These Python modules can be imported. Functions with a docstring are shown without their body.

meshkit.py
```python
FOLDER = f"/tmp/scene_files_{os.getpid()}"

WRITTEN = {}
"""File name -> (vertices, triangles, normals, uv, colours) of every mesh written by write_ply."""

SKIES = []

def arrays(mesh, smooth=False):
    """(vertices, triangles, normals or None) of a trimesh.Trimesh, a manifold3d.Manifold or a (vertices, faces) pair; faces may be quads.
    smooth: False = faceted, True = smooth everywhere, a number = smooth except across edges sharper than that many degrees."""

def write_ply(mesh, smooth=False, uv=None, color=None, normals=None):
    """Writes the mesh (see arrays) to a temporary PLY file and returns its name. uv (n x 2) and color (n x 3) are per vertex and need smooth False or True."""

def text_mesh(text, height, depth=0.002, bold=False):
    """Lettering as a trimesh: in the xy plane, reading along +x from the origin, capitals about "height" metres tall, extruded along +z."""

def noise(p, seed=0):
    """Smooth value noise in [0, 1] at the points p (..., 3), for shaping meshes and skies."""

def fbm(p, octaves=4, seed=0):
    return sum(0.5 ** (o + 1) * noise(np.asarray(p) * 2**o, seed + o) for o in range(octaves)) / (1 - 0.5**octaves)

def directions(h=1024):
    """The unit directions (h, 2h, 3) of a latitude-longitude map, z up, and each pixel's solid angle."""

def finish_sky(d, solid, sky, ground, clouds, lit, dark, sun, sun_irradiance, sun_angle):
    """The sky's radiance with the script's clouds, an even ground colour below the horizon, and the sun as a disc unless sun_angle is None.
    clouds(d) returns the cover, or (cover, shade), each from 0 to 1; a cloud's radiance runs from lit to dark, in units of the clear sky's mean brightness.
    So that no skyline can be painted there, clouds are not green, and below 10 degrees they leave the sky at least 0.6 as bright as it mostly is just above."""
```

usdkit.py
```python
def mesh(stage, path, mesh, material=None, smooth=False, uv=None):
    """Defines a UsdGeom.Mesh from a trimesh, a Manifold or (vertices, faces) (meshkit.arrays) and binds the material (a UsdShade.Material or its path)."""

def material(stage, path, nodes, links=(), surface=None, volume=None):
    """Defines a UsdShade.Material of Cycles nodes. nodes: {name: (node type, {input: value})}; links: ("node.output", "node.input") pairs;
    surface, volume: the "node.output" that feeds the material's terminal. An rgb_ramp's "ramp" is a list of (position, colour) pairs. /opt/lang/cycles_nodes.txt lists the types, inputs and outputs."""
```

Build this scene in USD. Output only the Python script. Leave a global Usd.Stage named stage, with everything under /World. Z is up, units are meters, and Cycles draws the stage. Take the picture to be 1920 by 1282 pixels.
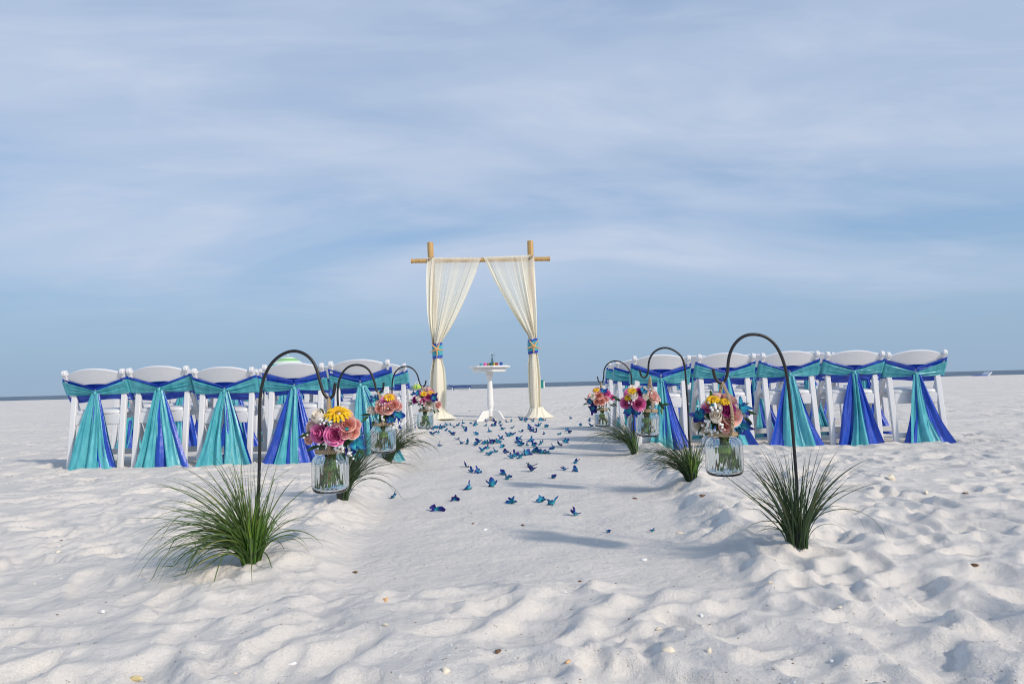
import math, random
import numpy as np, trimesh, usdkit, meshkit
from pxr import Usd, UsdGeom, UsdLux, UsdShade, Gf, Sdf, Vt
from scipy.interpolate import RegularGridInterpolator

stage = Usd.Stage.CreateInMemory()
UsdGeom.SetStageUpAxis(stage, 'Z')
UsdGeom.SetStageMetersPerUnit(stage, 1.0)
UsdGeom.Xform.Define(stage, '/World')
UsdGeom.Scope.Define(stage, '/World/Looks')
PI = math.pi

# ---------------------------------------------------------------- camera
FPX = 1300.0                       # focal length in photograph pixels (1920 wide)
EYE = np.array([0.0, 0.0, 0.56])
PITCH, ROLL = math.atan(77.5 / FPX), math.radians(1.52)
fw = np.array([0, math.cos(PITCH), math.sin(PITCH)])
u0 = np.array([0, -math.sin(PITCH), math.cos(PITCH)])
r0 = np.array([1.0, 0, 0])
rt = math.cos(ROLL) * r0 - math.sin(ROLL) * u0
up = math.sin(ROLL) * r0 + math.cos(ROLL) * u0
cam = UsdGeom.Camera.Define(stage, '/World/camera')
cam.CreateHorizontalApertureAttr(36.0)
cam.CreateVerticalApertureAttr(36.0 * 683 / 1024)
cam.CreateFocalLengthAttr(36.0 * FPX / 1920)
cam.CreateClippingRangeAttr(Gf.Vec2f(0.05, 60000))
M4 = Gf.Matrix4d(*[float(v) for row in (list(rt) + [0], list(up) + [0], list(-fw) + [0], list(EYE) + [1]) for v in row])
cam.AddTransformOp().Set(M4)
cam.CreateExposureAttr(0.17)

# ---------------------------------------------------------------- sun and sky
SUN = np.array([0.44, -0.35, 0.37]); SUN /= np.linalg.norm(SUN)
SUN_EL, SUN_ROT = math.asin(SUN[2]), math.atan2(SUN[0], SUN[1])
sun = UsdLux.DistantLight.Define(stage, '/World/sun')
sun.CreateNormalizeAttr(True)
sun.CreateIntensityAttr(0.66)
sun.CreateAngleAttr(4.0)
sun.CreateColorAttr(Gf.Vec3f(1.0, 0.90, 0.78))
zx = SUN; xx = np.cross([0, 0, 1.0], zx); xx /= np.linalg.norm(xx); yx = np.cross(zx, xx)
sun.AddTransformOp().Set(Gf.Matrix4d(*[float(v) for row in (list(xx) + [0], list(yx) + [0], list(zx) + [0], [0, 0, 30, 1]) for v in row]))

SKY_STRENGTH = 0.1
VEIL, HAZE = (4.95, 5.7, 7.1), (3.0, 4.15, 5.55)
sky_mat = usdkit.material(stage, '/World/Looks/sky_material', {
    'tc': ('texture_coordinate', {}),
    'sky': ('sky_texture', {'sky_type': 'single_scattering', 'sun_disc': False, 'sun_elevation': SUN_EL, 'sun_rotation': SUN_ROT,
                            'air_density': 1.0, 'aerosol_density': 2.5, 'ozone_density': 1.5, 'altitude': 0.0}),
    'sep': ('separate_xyz', {}),
    'den': ('math', {'math_type': 'add', 'value2': 0.16}),
    'zc': ('math', {'math_type': 'maximum', 'value2': 0.0}),
    'px': ('math', {'math_type': 'divide'}),
    'py': ('math', {'math_type': 'divide'}),
    'com': ('combine_xyz', {'z': 3.7}),
    'map1': ('mapping', {'location': (3.3, 12.1, 0.0), 'rotation': (0, 0, 0.35), 'scale': (0.55, 0.95, 1.0)}),
    'n1': ('noise_texture', {'scale': 0.9, 'detail': 6.0, 'roughness': 0.5, 'distortion': 0.5}),
    'r1': ('rgb_ramp', {'ramp': [(0.38, (0, 0, 0)), (0.62, (1, 1, 1))]}),
    'map2': ('mapping', {'location': (15.1, 3.3, 0.0), 'rotation': (0, 0, -0.25), 'scale': (0.9, 1.9, 1.0)}),
    'n2': ('noise_texture', {'scale': 1.6, 'detail': 8.0, 'roughness': 0.58, 'distortion': 0.8}),
    'r2': ('rgb_ramp', {'ramp': [(0.5, (0, 0, 0)), (0.76, (1, 1, 1))]}),
    'm2': ('math', {'math_type': 'multiply_add', 'value2': 0.30, 'value3': 0.04}),
    'mx': ('math', {'math_type': 'multiply_add', 'value2': 0.74}),
    'low': ('map_range', {'range_type': 'smoothstep', 'from_min': 0.04, 'from_max': 0.18, 'to_min': 0.04, 'to_max': 1.0, 'clamp': True}),
    'veilf': ('math', {'math_type': 'multiply', 'use_clamp': True}),
    'hz': ('map_range', {'range_type': 'smoothstep', 'from_min': 0.0, 'from_max': 0.34, 'to_min': 0.92, 'to_max': 0.5, 'clamp': True}),
    'hcol': ('rgb_ramp', {'ramp': [(0.0, tuple(c / 10 for c in HAZE)), (0.10, (.29, .44, .63)), (0.24, (.26, .45, .735)), (0.5, (.25, .44, .75))]}),
    'hsc': ('mix', {'mix_type': 'multiply', 'fac': 1.0, 'color2': (10, 10, 10)}),
    'mixh': ('mix', {}),
    'mixv': ('mix', {'color2': VEIL}),
    'bg': ('background_shader', {'strength': SKY_STRENGTH}),
}, [('tc.generated', 'sep.vector'), ('sep.z', 'zc.value1'), ('zc.value', 'den.value1'), ('sep.x', 'px.value1'), ('den.value', 'px.value2'),
    ('sep.y', 'py.value1'), ('den.value', 'py.value2'), ('px.value', 'com.x'), ('py.value', 'com.y'),
    ('com.vector', 'map1.vector'), ('map1.vector', 'n1.vector'), ('n1.fac', 'r1.fac'),
    ('com.vector', 'map2.vector'), ('map2.vector', 'n2.vector'), ('n2.fac', 'r2.fac'),
    ('r2.color', 'm2.value1'), ('r1.color', 'mx.value1'), ('m2.value', 'mx.value3'),
    ('zc.value', 'low.value'), ('low.result', 'veilf.value1'), ('mx.value', 'veilf.value2'),
    ('zc.value', 'hz.value'), ('zc.value', 'hcol.fac'), ('hcol.color', 'hsc.color1'), ('hsc.color', 'mixh.color2'), ('sky.color', 'mixh.color1'), ('hz.result', 'mixh.fac'),
    ('mixh.color', 'mixv.color1'), ('veilf.value', 'mixv.fac'), ('mixv.color', 'bg.color')], surface='bg.background')
dome = UsdLux.DomeLight.Define(stage, '/World/sky')
dome.CreateIntensityAttr(1.0)
UsdShade.MaterialBindingAPI.Apply(dome.GetPrim()).Bind(sky_mat)
dome.GetPrim().SetCustomDataByKey('kind', 'structure')
dome.GetPrim().SetCustomDataByKey('label', 'hazy blue sky with thin veils of cloud over the beach')
dome.GetPrim().SetCustomDataByKey('category', 'sky')

# ---------------------------------------------------------------- helpers
used = {}
def numbered(parent, name):
    k = used.get((parent, name), 0); used[(parent, name)] = k + 1
    return f'{parent}/{name}' if k == 0 else f'{parent}/{name}_{k:03d}'

def path_of(parent):
    return '/World' if parent is None else str(parent.GetPath())

def obj(name, mesh, mat, parent=None, smooth=40, tint=None):
    """ONE Mesh prim under parent, or under /World"""
    p = numbered(path_of(parent), name)
    if tint is not None:
        smooth = True
    m = usdkit.mesh(stage, p, mesh, MAT[mat], smooth=smooth)
    m.CreateDoubleSidedAttr(True)
    if tint is not None:
        t = np.asarray(tint, np.float32)
        UsdGeom.PrimvarsAPI(m).CreatePrimvar('tint', Sdf.ValueTypeNames.Color3fArray, 'vertex').Set(Vt.Vec3fArray.FromNumpy(t))
    return m.GetPrim()

def tag(p, label=None, cat=None, group=None, kind=None):
    for k, v in (('label', label), ('category', cat), ('group', group), ('kind', kind)):
        if v:
            p.SetCustomDataByKey(k, v)
    return p

def thing(name, label, cat, loc=(0, 0, 0), rot=(0, 0, 0), group=None, scale=None):
    x = UsdGeom.Xform.Define(stage, numbered('/World', name))
    x.AddTranslateOp().Set(Gf.Vec3d(*map(float, loc)))
    x.AddRotateXYZOp().Set(Gf.Vec3f(*map(float, rot)))
    if scale is not None:
        x.AddScaleOp().Set(Gf.Vec3f(scale, scale, scale))
    return tag(x.GetPrim(), label, cat, group)

def dup(root, name, label, cat, loc, rot, group=None, scale=None):
    r = thing(name, label, cat, loc, rot, group, scale)
    r.GetReferences().AddInternalReference(root.GetPath())
    r.SetInstanceable(True)
    return r

def cat(*ms):
    """join (v, f) pairs or trimeshes"""
    vs, fs, n = [], [], 0
    for m in ms:
        v, f = (np.asarray(m.vertices), np.asarray(m.faces)) if hasattr(m, 'vertices') else (np.asarray(m[0], float), np.asarray(m[1], int))
        if f.shape[1] == 4:
            f = np.vstack([f[:, [0, 1, 2]], f[:, [0, 2, 3]]])
        vs.append(v); fs.append(f + n); n += len(v)
    return np.vstack(vs), np.vstack(fs)

def grid(P):
    """(n, m, 3) points -> (v, quads)"""
    n, m = P.shape[:2]
    i = np.arange(n * m).reshape(n, m)
    return P.reshape(-1, 3), np.stack([i[:-1, :-1], i[1:, :-1], i[1:, 1:], i[:-1, 1:]], -1).reshape(-1, 4)

def solid(P, t):
    """a grid sheet given thickness t along its normals (closed)"""
    n, m = P.shape[:2]
    du, dv = np.gradient(P, axis=0), np.gradient(P, axis=1)
    N = np.cross(du, dv); N /= np.maximum(np.linalg.norm(N, axis=-1, keepdims=True), 1e-9)
    v1, q1 = grid(P + N * t / 2); v2, q2 = grid(P - N * t / 2)
    k = n * m; i = np.arange(k).reshape(n, m)
    loop = np.concatenate([i[0, :-1], i[:-1, -1], i[-1, :0:-1], i[:0:-1, 0]])
    nx = np.roll(loop, -1)
    return np.vstack([v1, v2]), np.vstack([q1, q2[:, ::-1] + k, np.stack([nx, loop, loop + k, nx + k], 1)])

def tube(path, rad, sides=8, cap=True):
    P = np.asarray(path, float); n = len(P)
    R = np.broadcast_to(np.asarray(rad, float), (n,))
    T = np.gradient(P, axis=0); T /= np.maximum(np.linalg.norm(T, axis=1, keepdims=True), 1e-9)
    a = np.array([0, 0, 1.0]) if abs(T[0, 2]) < 0.9 else np.array([1.0, 0, 0])
    N = np.cross(T[0], a); N /= np.linalg.norm(N)
    rings = []
    for i in range(n):
        N = N - T[i] * N.dot(T[i]); N /= np.linalg.norm(N)
        B = np.cross(T[i], N)
        an = np.arange(sides) * 2 * PI / sides
        rings.append(P[i] + R[i] * (np.cos(an)[:, None] * N + np.sin(an)[:, None] * B))
    v = np.vstack(rings); f = []
    i = np.arange(sides); j = (i + 1) % sides
    for k in range(n - 1):
        f.append(np.stack([k * sides + i, k * sides + j, (k + 1) * sides + j, (k + 1) * sides + i], 1))
    f = np.vstack(f); f = np.vstack([f[:, [0, 1, 2]], f[:, [0, 2, 3]]])
    if cap:
        v = np.vstack([v, P[:1], P[-1:]])
        f = np.vstack([f, np.stack([j, i, np.full(sides, n * sides)], 1), np.stack([(n - 1) * sides + i, (n - 1) * sides + j, np.full(sides, n * sides + 1)], 1)])
    return v, f

def lathe(prof, seg=24, flute=None):
    """revolve (r, z) about z; flute(theta, profile) scales r"""
    prof = np.asarray(prof, float); th = np.arange(seg) * 2 * PI / seg
    r = prof[:, :1] * np.ones((1, seg))
    if flute is not None:
        r = r * flute(th[None, :], prof)
    P = np.stack([r * np.cos(th), r * np.sin(th), prof[:, 1:2] * np.ones((1, seg))], -1)
    i = np.arange(len(prof) * seg).reshape(len(prof), seg); j = np.roll(i, -1, axis=1)
    return P.reshape(-1, 3), np.stack([i[:-1], j[:-1], j[1:], i[1:]], -1).reshape(-1, 4)

def beam(p0, p1, wx, wt, ch=0.004, xdir=(1, 0, 0)):
    """chamfered bar from p0 to p1: wx wide along xdir, wt thick"""
    p0, p1 = np.asarray(p0, float), np.asarray(p1, float)
    T = p1 - p0; L = np.linalg.norm(T); T /= L
    X = np.asarray(xdir, float); X = X - T * X.dot(T); X /= np.linalg.norm(X)
    Y = np.cross(T, X)
    def ring(c, a, b):
        k = ch
        q = [(-a + k, -b), (a - k, -b), (a, -b + k), (a, b - k), (a - k, b), (-a + k, b), (-a, b - k), (-a, -b + k)]
        return [c + X * s + Y * t for s, t in q]
    a, b = wx / 2, wt / 2
    v = np.array(ring(p0, a - ch, b - ch) + ring(p0 + T * ch, a, b) + ring(p1 - T * ch, a, b) + ring(p1, a - ch, b - ch))
    f = []
    for k in range(3):
        for i in range(8):
            j = (i + 1) % 8
            f += [[k * 8 + i, k * 8 + j, k * 8 + 8 + j], [k * 8 + i, k * 8 + 8 + j, k * 8 + 8 + i]]
    for i in range(1, 7):
        f += [[0, i + 1, i], [24, 24 + i, 24 + i + 1]]
    return v, np.array(f)

def rotm(rx=0, ry=0, rz=0):
    return trimesh.transformations.euler_matrix(rx, ry, rz)[:3, :3]

def frame(n, spin=0.0):
    """rotation whose z column is n"""
    n = np.asarray(n, float); n = n / np.linalg.norm(n)
    a = np.array([0, 0, 1.0]) if abs(n[2]) < 0.9 else np.array([0, 1.0, 0])
    x = np.cross(a, n); x /= np.linalg.norm(x); y = np.cross(n, x)
    c, s = math.cos(spin), math.sin(spin)
    return np.stack([c * x + s * y, -s * x + c * y, n], 1)

def sm(a, b, x):
    t = np.clip((np.asarray(x, float) - a) / (b - a), 0, 1)
    return t * t * (3 - 2 * t)

def fbm2(x, y, s, octs=4, seed=0):
    return meshkit.fbm(np.stack([np.asarray(x, float) / s, np.asarray(y, float) / s, np.zeros(np.shape(x)) + 0.37 + seed], -1), octs, seed) - 0.5

def ray(px, py):
    d = fw + rt * (px - 960) / FPX + up * (641 - py) / FPX
    return d

def at(px, py, Y):
    """the world point at depth Y seen at photograph pixel (px, py)"""
    d = ray(px, py)
    return EYE + d * (Y / d[1])

# ---------------------------------------------------------------- materials
MAT = {}
def mat(name, nodes, links=(), surface='p.BSDF'):
    MAT[name] = usdkit.material(stage, f'/World/Looks/{name}', nodes, links, surface=surface)

def plain(name, col, rough=0.5, **kw):
    mat(name, {'p': ('principled_bsdf', {'base_color': col, 'roughness': rough, **kw})})

mat('sand', {
    'g': ('geometry', {}),
    'n1': ('noise_texture', {'scale': 1.3, 'detail': 5.0, 'roughness': 0.6}),
    'c1': ('rgb_ramp', {'ramp': [(0.3, (0.64, 0.61, 0.575)), (0.7, (0.74, 0.695, 0.64))]}),
    'n2': ('noise_texture', {'scale': 420.0, 'detail': 2.0, 'roughness': 0.7}),
    'c2': ('rgb_ramp', {'ramp': [(0.27, (0.55, 0.53, 0.50)), (0.42, (0.93, 0.93, 0.92)), (0.60, (1.0, 1.0, 1.0)), (0.74, (1.25, 1.23, 1.2))]}),
    'mul': ('mix', {'mix_type': 'multiply', 'fac': 1.0}),
    'v': ('voronoi_texture', {'scale': 55.0, 'randomness': 1.0}),
    'vr': ('rgb_ramp', {'ramp': [(0.0, (1, 1, 1)), (0.075, (1, 1, 1)), (0.11, (0, 0, 0))]}),
    'vs': ('separate_color', {}),
    'vg': ('math', {'math_type': 'greater_than', 'value2': 0.72}),
    'vm': ('math', {'math_type': 'multiply'}),
    'vc': ('rgb_ramp', {'ramp': [(0.0, (0.22, 0.17, 0.13)), (0.25, (0.34, 0.28, 0.22)), (0.42, (0.8, 0.78, 0.74)), (1.0, (0.86, 0.84, 0.8))]}),
    'mixs': ('mix', {}),
    'b1': ('noise_texture', {'scale': 300.0, 'detail': 3.0, 'roughness': 0.65}),
    'b2': ('noise_texture', {'scale': 38.0, 'detail': 4.0, 'roughness': 0.6}),
    'b3': ('noise_texture', {'scale': 5.0, 'detail': 3.0, 'roughness': 0.55}),
    'bump3': ('bump', {'strength': 0.5, 'distance': 0.05}),
    'bump1': ('bump', {'strength': 0.65, 'distance': 0.0045}),
    'bump2': ('bump', {'strength': 0.7, 'distance': 0.010}),
    'p': ('principled_bsdf', {'roughness': 0.95, 'specular_ior_level': 0.2}),
}, [('g.position', 'n1.vector'), ('n1.fac', 'c1.fac'), ('g.position', 'n2.vector'), ('n2.fac', 'c2.fac'),
    ('c1.color', 'mul.color1'), ('c2.color', 'mul.color2'), ('g.position', 'v.vector'), ('v.distance', 'vr.fac'), ('v.color', 'vs.color'),
    ('vs.r', 'vg.value1'), ('vr.color', 'vm.value1'), ('vg.value', 'vm.value2'), ('vs.g', 'vc.fac'), ('mul.color', 'mixs.color1'), ('vc.color', 'mixs.color2'), ('vm.value', 'mixs.fac'),
    ('mixs.color', 'p.base_color'), ('g.position', 'b1.vector'), ('g.position', 'b2.vector'), ('b1.fac', 'bump1.height'), ('b2.fac', 'bump2.height'),
    ('g.position', 'b3.vector'), ('b3.fac', 'bump3.height'), ('bump3.normal', 'bump2.normal'), ('bump2.normal', 'bump1.normal'), ('bump1.normal', 'p.normal')])

mat('sea', {
    'g': ('geometry', {}),
    'map': ('mapping', {'scale': (0.10, 0.30, 1.0)}),
    'n': ('noise_texture', {'scale': 1.0, 'detail': 6.0, 'roughness': 0.6}),
    'b': ('bump', {'strength': 1.0, 'distance': 0.9}),
    'n2': ('noise_texture', {'scale': 0.35, 'detail': 6.0, 'roughness': 0.65}),
    'c': ('rgb_ramp', {'ramp': [(0.35, (0.018, 0.04, 0.07)), (0.7, (0.06, 0.105, 0.145))]}),
    'p': ('principled_bsdf', {'roughness': 0.35, 'ior': 1.33}),
}, [('g.position', 'map.vector'), ('map.vector', 'n.vector'), ('n.fac', 'b.height'), ('b.normal', 'p.normal'), ('map.vector', 'n2.vector'), ('n2.fac', 'c.fac'), ('c.color', 'p.base_color')])

plain('white_resin', (0.69, 0.69, 0.70), 0.38)
plain('white_pad', (0.67, 0.68, 0.69), 0.5)

def satin(name, a, b):
    mat(name, {
        'tc': ('texture_coordinate', {}),
        'map': ('mapping', {'scale': (1, 1, 0.3)}),
        'n': ('noise_texture', {'scale': 26.0, 'detail': 4.0, 'roughness': 0.6}),
        'c': ('rgb_ramp', {'ramp': [(0.35, a), (0.65, b)]}),
        'bm': ('bump', {'strength': 0.6, 'distance': 0.016}),
        'p': ('principled_bsdf', {'roughness': 0.37, 'specular_ior_level': 0.75, 'sheen_weight': 0.3, 'sheen_roughness': 0.35, 'sheen_tint': b}),
        't': ('translucent_bsdf', {'color': b}),
        'm': ('mix_closure', {'fac': 0.12}),
    }, [('tc.object', 'map.vector'), ('map.vector', 'n.vector'), ('n.fac', 'c.fac'), ('c.color', 'p.base_color'), ('n.fac', 'bm.height'), ('bm.normal', 'p.normal'),
        ('p.BSDF', 'm.closure1'), ('t.BSDF', 'm.closure2')], surface='m.closure')
satin('turquoise_satin', (0.045, 0.35, 0.41), (0.11, 0.49, 0.55))
satin('royal_satin', (0.006, 0.045, 0.38), (0.012, 0.080, 0.54))

mat('black_iron', {
    'g': ('geometry', {}), 'n': ('noise_texture', {'scale': 300.0, 'detail': 3.0}), 'b': ('bump', {'strength': 0.2, 'distance': 0.001}),
    'p': ('principled_bsdf', {'base_color': (0.010, 0.010, 0.011), 'roughness': 0.42}),
}, [('g.position', 'n.vector'), ('n.fac', 'b.height'), ('b.normal', 'p.normal')])

mat('bamboo', {
    'tc': ('texture_coordinate', {}),
    'map': ('mapping', {'scale': (40, 40, 1.5)}),
    'n': ('noise_texture', {'scale': 1.0, 'detail': 4.0, 'roughness': 0.6}),
    'c': ('rgb_ramp', {'ramp': [(0.3, (0.42, 0.24, 0.075)), (0.55, (0.55, 0.34, 0.12)), (0.8, (0.66, 0.45, 0.20))]}),
    'p': ('principled_bsdf', {'roughness': 0.4}),
}, [('tc.object', 'map.vector'), ('map.vector', 'n.vector'), ('n.fac', 'c.fac'), ('c.color', 'p.base_color')])
plain('bamboo_ring', (0.36, 0.19, 0.06), 0.5)

mat('sheer', {
    'd': ('diffuse_bsdf', {'color': (0.92, 0.89, 0.77)}),
    't': ('translucent_bsdf', {'color': (0.92, 0.87, 0.69)}),
    'm1': ('mix_closure', {'fac': 0.33}),
    'lw': ('layer_weight', {'blend': 0.30}),
    'at': ('attribute', {'attribute': 'tint'}),
    'se': ('separate_color', {}),
    'mr': ('math', {'math_type': 'multiply_add', 'value2': 0.45, 'use_clamp': True}),
    'tr': ('transparent_bsdf', {'color': (1, 1, 1)}),
    'm2': ('mix_closure', {}),
}, [('d.BSDF', 'm1.closure1'), ('t.BSDF', 'm1.closure2'), ('lw.facing', 'mr.value1'), ('at.color', 'se.color'), ('se.r', 'mr.value3'), ('mr.value', 'm2.fac'), ('tr.BSDF', 'm2.closure1'), ('m1.closure', 'm2.closure2')], surface='m2.closure')

mat('glass', {'p': ('principled_bsdf', {'base_color': (0.96, 0.985, 0.985), 'roughness': 0.0, 'ior': 1.45, 'transmission_weight': 1.0})})
mat('water', {'p': ('principled_bsdf', {'base_color': (0.97, 0.99, 0.985), 'roughness': 0.0, 'ior': 1.33, 'transmission_weight': 1.0})})
mat('rope', {
    'tc': ('texture_coordinate', {}), 'w': ('wave_texture', {'wave_type': 'bands', 'bands_direction': 'diagonal', 'scale': 70.0, 'distortion': 2.0}),
    'c': ('rgb_ramp', {'ramp': [(0.0, (0.26, 0.17, 0.09)), (0.5, (0.50, 0.37, 0.23)), (1.0, (0.60, 0.48, 0.33))]}),
    'b': ('bump', {'strength': 0.8, 'distance': 0.003}), 'p': ('principled_bsdf', {'roughness': 0.9}),
}, [('tc.object', 'w.vector'), ('w.fac', 'c.fac'), ('c.color', 'p.base_color'), ('w.fac', 'b.height'), ('b.normal', 'p.normal')])

def tinted(name, rough, transl, spec=0.3):
    mat(name, {
        'a': ('attribute', {'attribute': 'tint'}),
        'p': ('principled_bsdf', {'roughness': rough, 'specular_ior_level': spec}),
        't': ('translucent_bsdf', {}),
        'm': ('mix_closure', {'fac': transl}),
    }, [('a.color', 'p.base_color'), ('a.color', 't.color'), ('p.BSDF', 'm.closure1'), ('t.BSDF', 'm.closure2')], surface='m.closure')
tinted('petal', 0.6, 0.2)
tinted('leaf', 0.42, 0.15, 0.45)
tinted('blade', 0.38, 0.18, 0.5)
tinted('shell', 0.5, 0.0, 0.4)
plain('white_flower', (0.82, 0.83, 0.80), 0.7)
plain('white_wood', (0.76, 0.75, 0.72), 0.45)
mat('starfish', {
    'tc': ('texture_coordinate', {}), 'v': ('voronoi_texture', {'scale': 160.0}), 'c': ('rgb_ramp', {'ramp': [(0.0, (0.80, 0.52, 0.27)), (0.6, (0.62, 0.33, 0.13))]}),
    'b': ('bump', {'strength': 0.8, 'distance': 0.003}), 'p': ('principled_bsdf', {'roughness': 0.8}),
}, [('tc.object', 'v.vector'), ('v.distance', 'c.fac'), ('c.color', 'p.base_color'), ('v.distance', 'b.height'), ('b.normal', 'p.normal')])

# ---------------------------------------------------------------- sand
rng = np.random.default_rng(7)
def axis(parts):
    out = [parts[0][0]]
    for a, b, h0, h1 in parts:
        x = a
        while x < b - 1e-9:
            h = h0 + (h1 - h0) * (x - a) / (b - a)
            x = min(b, x + h); out.append(x)
    return np.array(out)
xh = axis([(0, 1.7, .0115, .0115), (1.7, 7, .0115, .04), (7, 16, .04, .2), (16, 130, .2, 9)])
X1 = np.concatenate([-xh[:0:-1], xh])
Y1 = np.concatenate([axis([(-45, -3, 5, .4), (-3, 1.0, .4, .02)])[:-1], axis([(1.0, 2.6, .010, .012), (2.6, 6, .012, .032), (6, 14, .032, .07), (14, 60, .07, .35)])])
GX, GY = np.meshgrid(X1, Y1)

def base(x, y):
    z = 0.06 * sm(4.5, 11, y) * 1.0 - 0.012 * (1 - sm(2.5, 5.5, y)) * 0 + 0.195 * sm(11, 47, y)
    crest = 47 + 3 * fbm2(x, np.zeros_like(x), 30, 2, 5)
    z = z - 2.2 * sm(0, 22, np.maximum(y - crest, 0)) - 0.0006 * (x - 0)
    return z

def aisle_mask(x, y):
    half = 0.60 + 0.105 * np.clip(y - 2, 0, 3.0) + 0.05 * np.clip(y - 5, 0, 6)
    e = np.abs(x - 0.03) - half - 0.16 * fbm2(x, y, 0.55, 3, 11)
    m = 1 - sm(-0.10, 0.07, e)
    m = m * sm(1.93, 2.10, y + 0.5 * fbm2(x, y, 0.5, 3, 12)) * (1 - sm(9.5, 12, y))
    return m, e

def sand_height():
    x, y = GX, GY
    m, e = aisle_mask(x, y)
    rough = (1 - 0.94 * m) * (0.74 + 0.26 * sm(1.8, 3.6, y))
    side = 0.78 + 0.24 * sm(-1.0, 1.2, x)                    # churned more on the right
    z = base(x, y)
    far = sm(11, 22, y)
    wx = x + 0.14 * fbm2(x, y, 0.30, 3, 21); wy = y + 0.14 * fbm2(x, y, 0.30, 3, 22)
    n = fbm2(wx, wy * 1.35, 0.62, 3, 31)
    z = z + rough * side * 0.055 * n
    rid = 1 - np.abs(2 * fbm2(wx + 0.45 * wy, wy * 1.5 - 0.2 * wx, 0.34, 2, 41)) * 2.2
    z = z + rough * side * 0.010 * rid
    z = z + rough * 0.0075 * fbm2(x, y, 0.07, 4, 51)
    crumb = np.clip(fbm2(x, y, 0.035, 3, 57) - 0.10, 0, 1)
    z = z + rough * 0.0035 * fbm2(x, y, 0.028, 2, 59) * (1 - sm(2.5, 4, y))
    z = z + rough * 0.030 * crumb * sm(-0.05, 0.15, fbm2(x, y, 0.45, 2, 58))
    z = z + m * (0.003 * fbm2(x * 1.0, y, 0.06, 3, 52) + 0.012 * fbm2(x, y, 0.5, 2, 53) - 0.028)
    z = z + rough * (1 - far) * 0.034 * np.exp(-((e - 0.13) / 0.11) ** 2) * sm(1.8, 2.4, y) * (1 - sm(9, 12, y)) * (0.6 + 1.2 * (fbm2(x, y, 0.5, 2, 54) + 0.5))
    # footprints and hollows
    D = np.zeros_like(z)
    N = 4200
    cy = 0.75 + 13 * rng.random(N) ** 1.5
    cx = (rng.random(N) * 2 - 1) * (1.3 + 0.95 * cy)
    for i in range(N):
        big = rng.random() < 0.25
        a = rng.uniform(0.12, 0.19) if big else rng.uniform(0.07, 0.135)
        b = a * rng.uniform(0.36, 0.62)
        dep = rng.uniform(0.009, 0.030) * (1.15 if big else 1.0)
        th = rng.normal(0.75, 0.6) if rng.random() < 0.75 else rng.uniform(0, PI)
        R = a * 1.75
        i0, i1 = np.searchsorted(X1, [cx[i] - R, cx[i] + R]); j0, j1 = np.searchsorted(Y1, [cy[i] - R, cy[i] + R])
        if i1 - i0 < 2 or j1 - j0 < 2:
            continue
        s = np.s_[j0:j1, i0:i1]
        dx, dy = wx[s] - cx[i], wy[s] - cy[i]
        p = (dx * math.cos(th) + dy * math.sin(th)) / a; q = (-dx * math.sin(th) + dy * math.cos(th)) / b
        ee = np.sqrt(p * p + q * q + 1e-9)
        w = 1 - sm(1.35, 1.7, ee)
        D[s] += w * dep * (-np.clip(1 - ee ** 2.4, 0, 1) * (1 + 0.4 * q) + 0.30 * np.exp(-((ee - 1.08) / 0.24) ** 2))
    D = np.where(D > 0, 0.020 * np.tanh(D / 0.020), 0.045 * np.tanh(D / 0.045))
    return z + rough * side * D
GZ = sand_height()
HF = RegularGridInterpolator((Y1, X1), GZ, bounds_error=False, fill_value=0.0)
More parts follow.
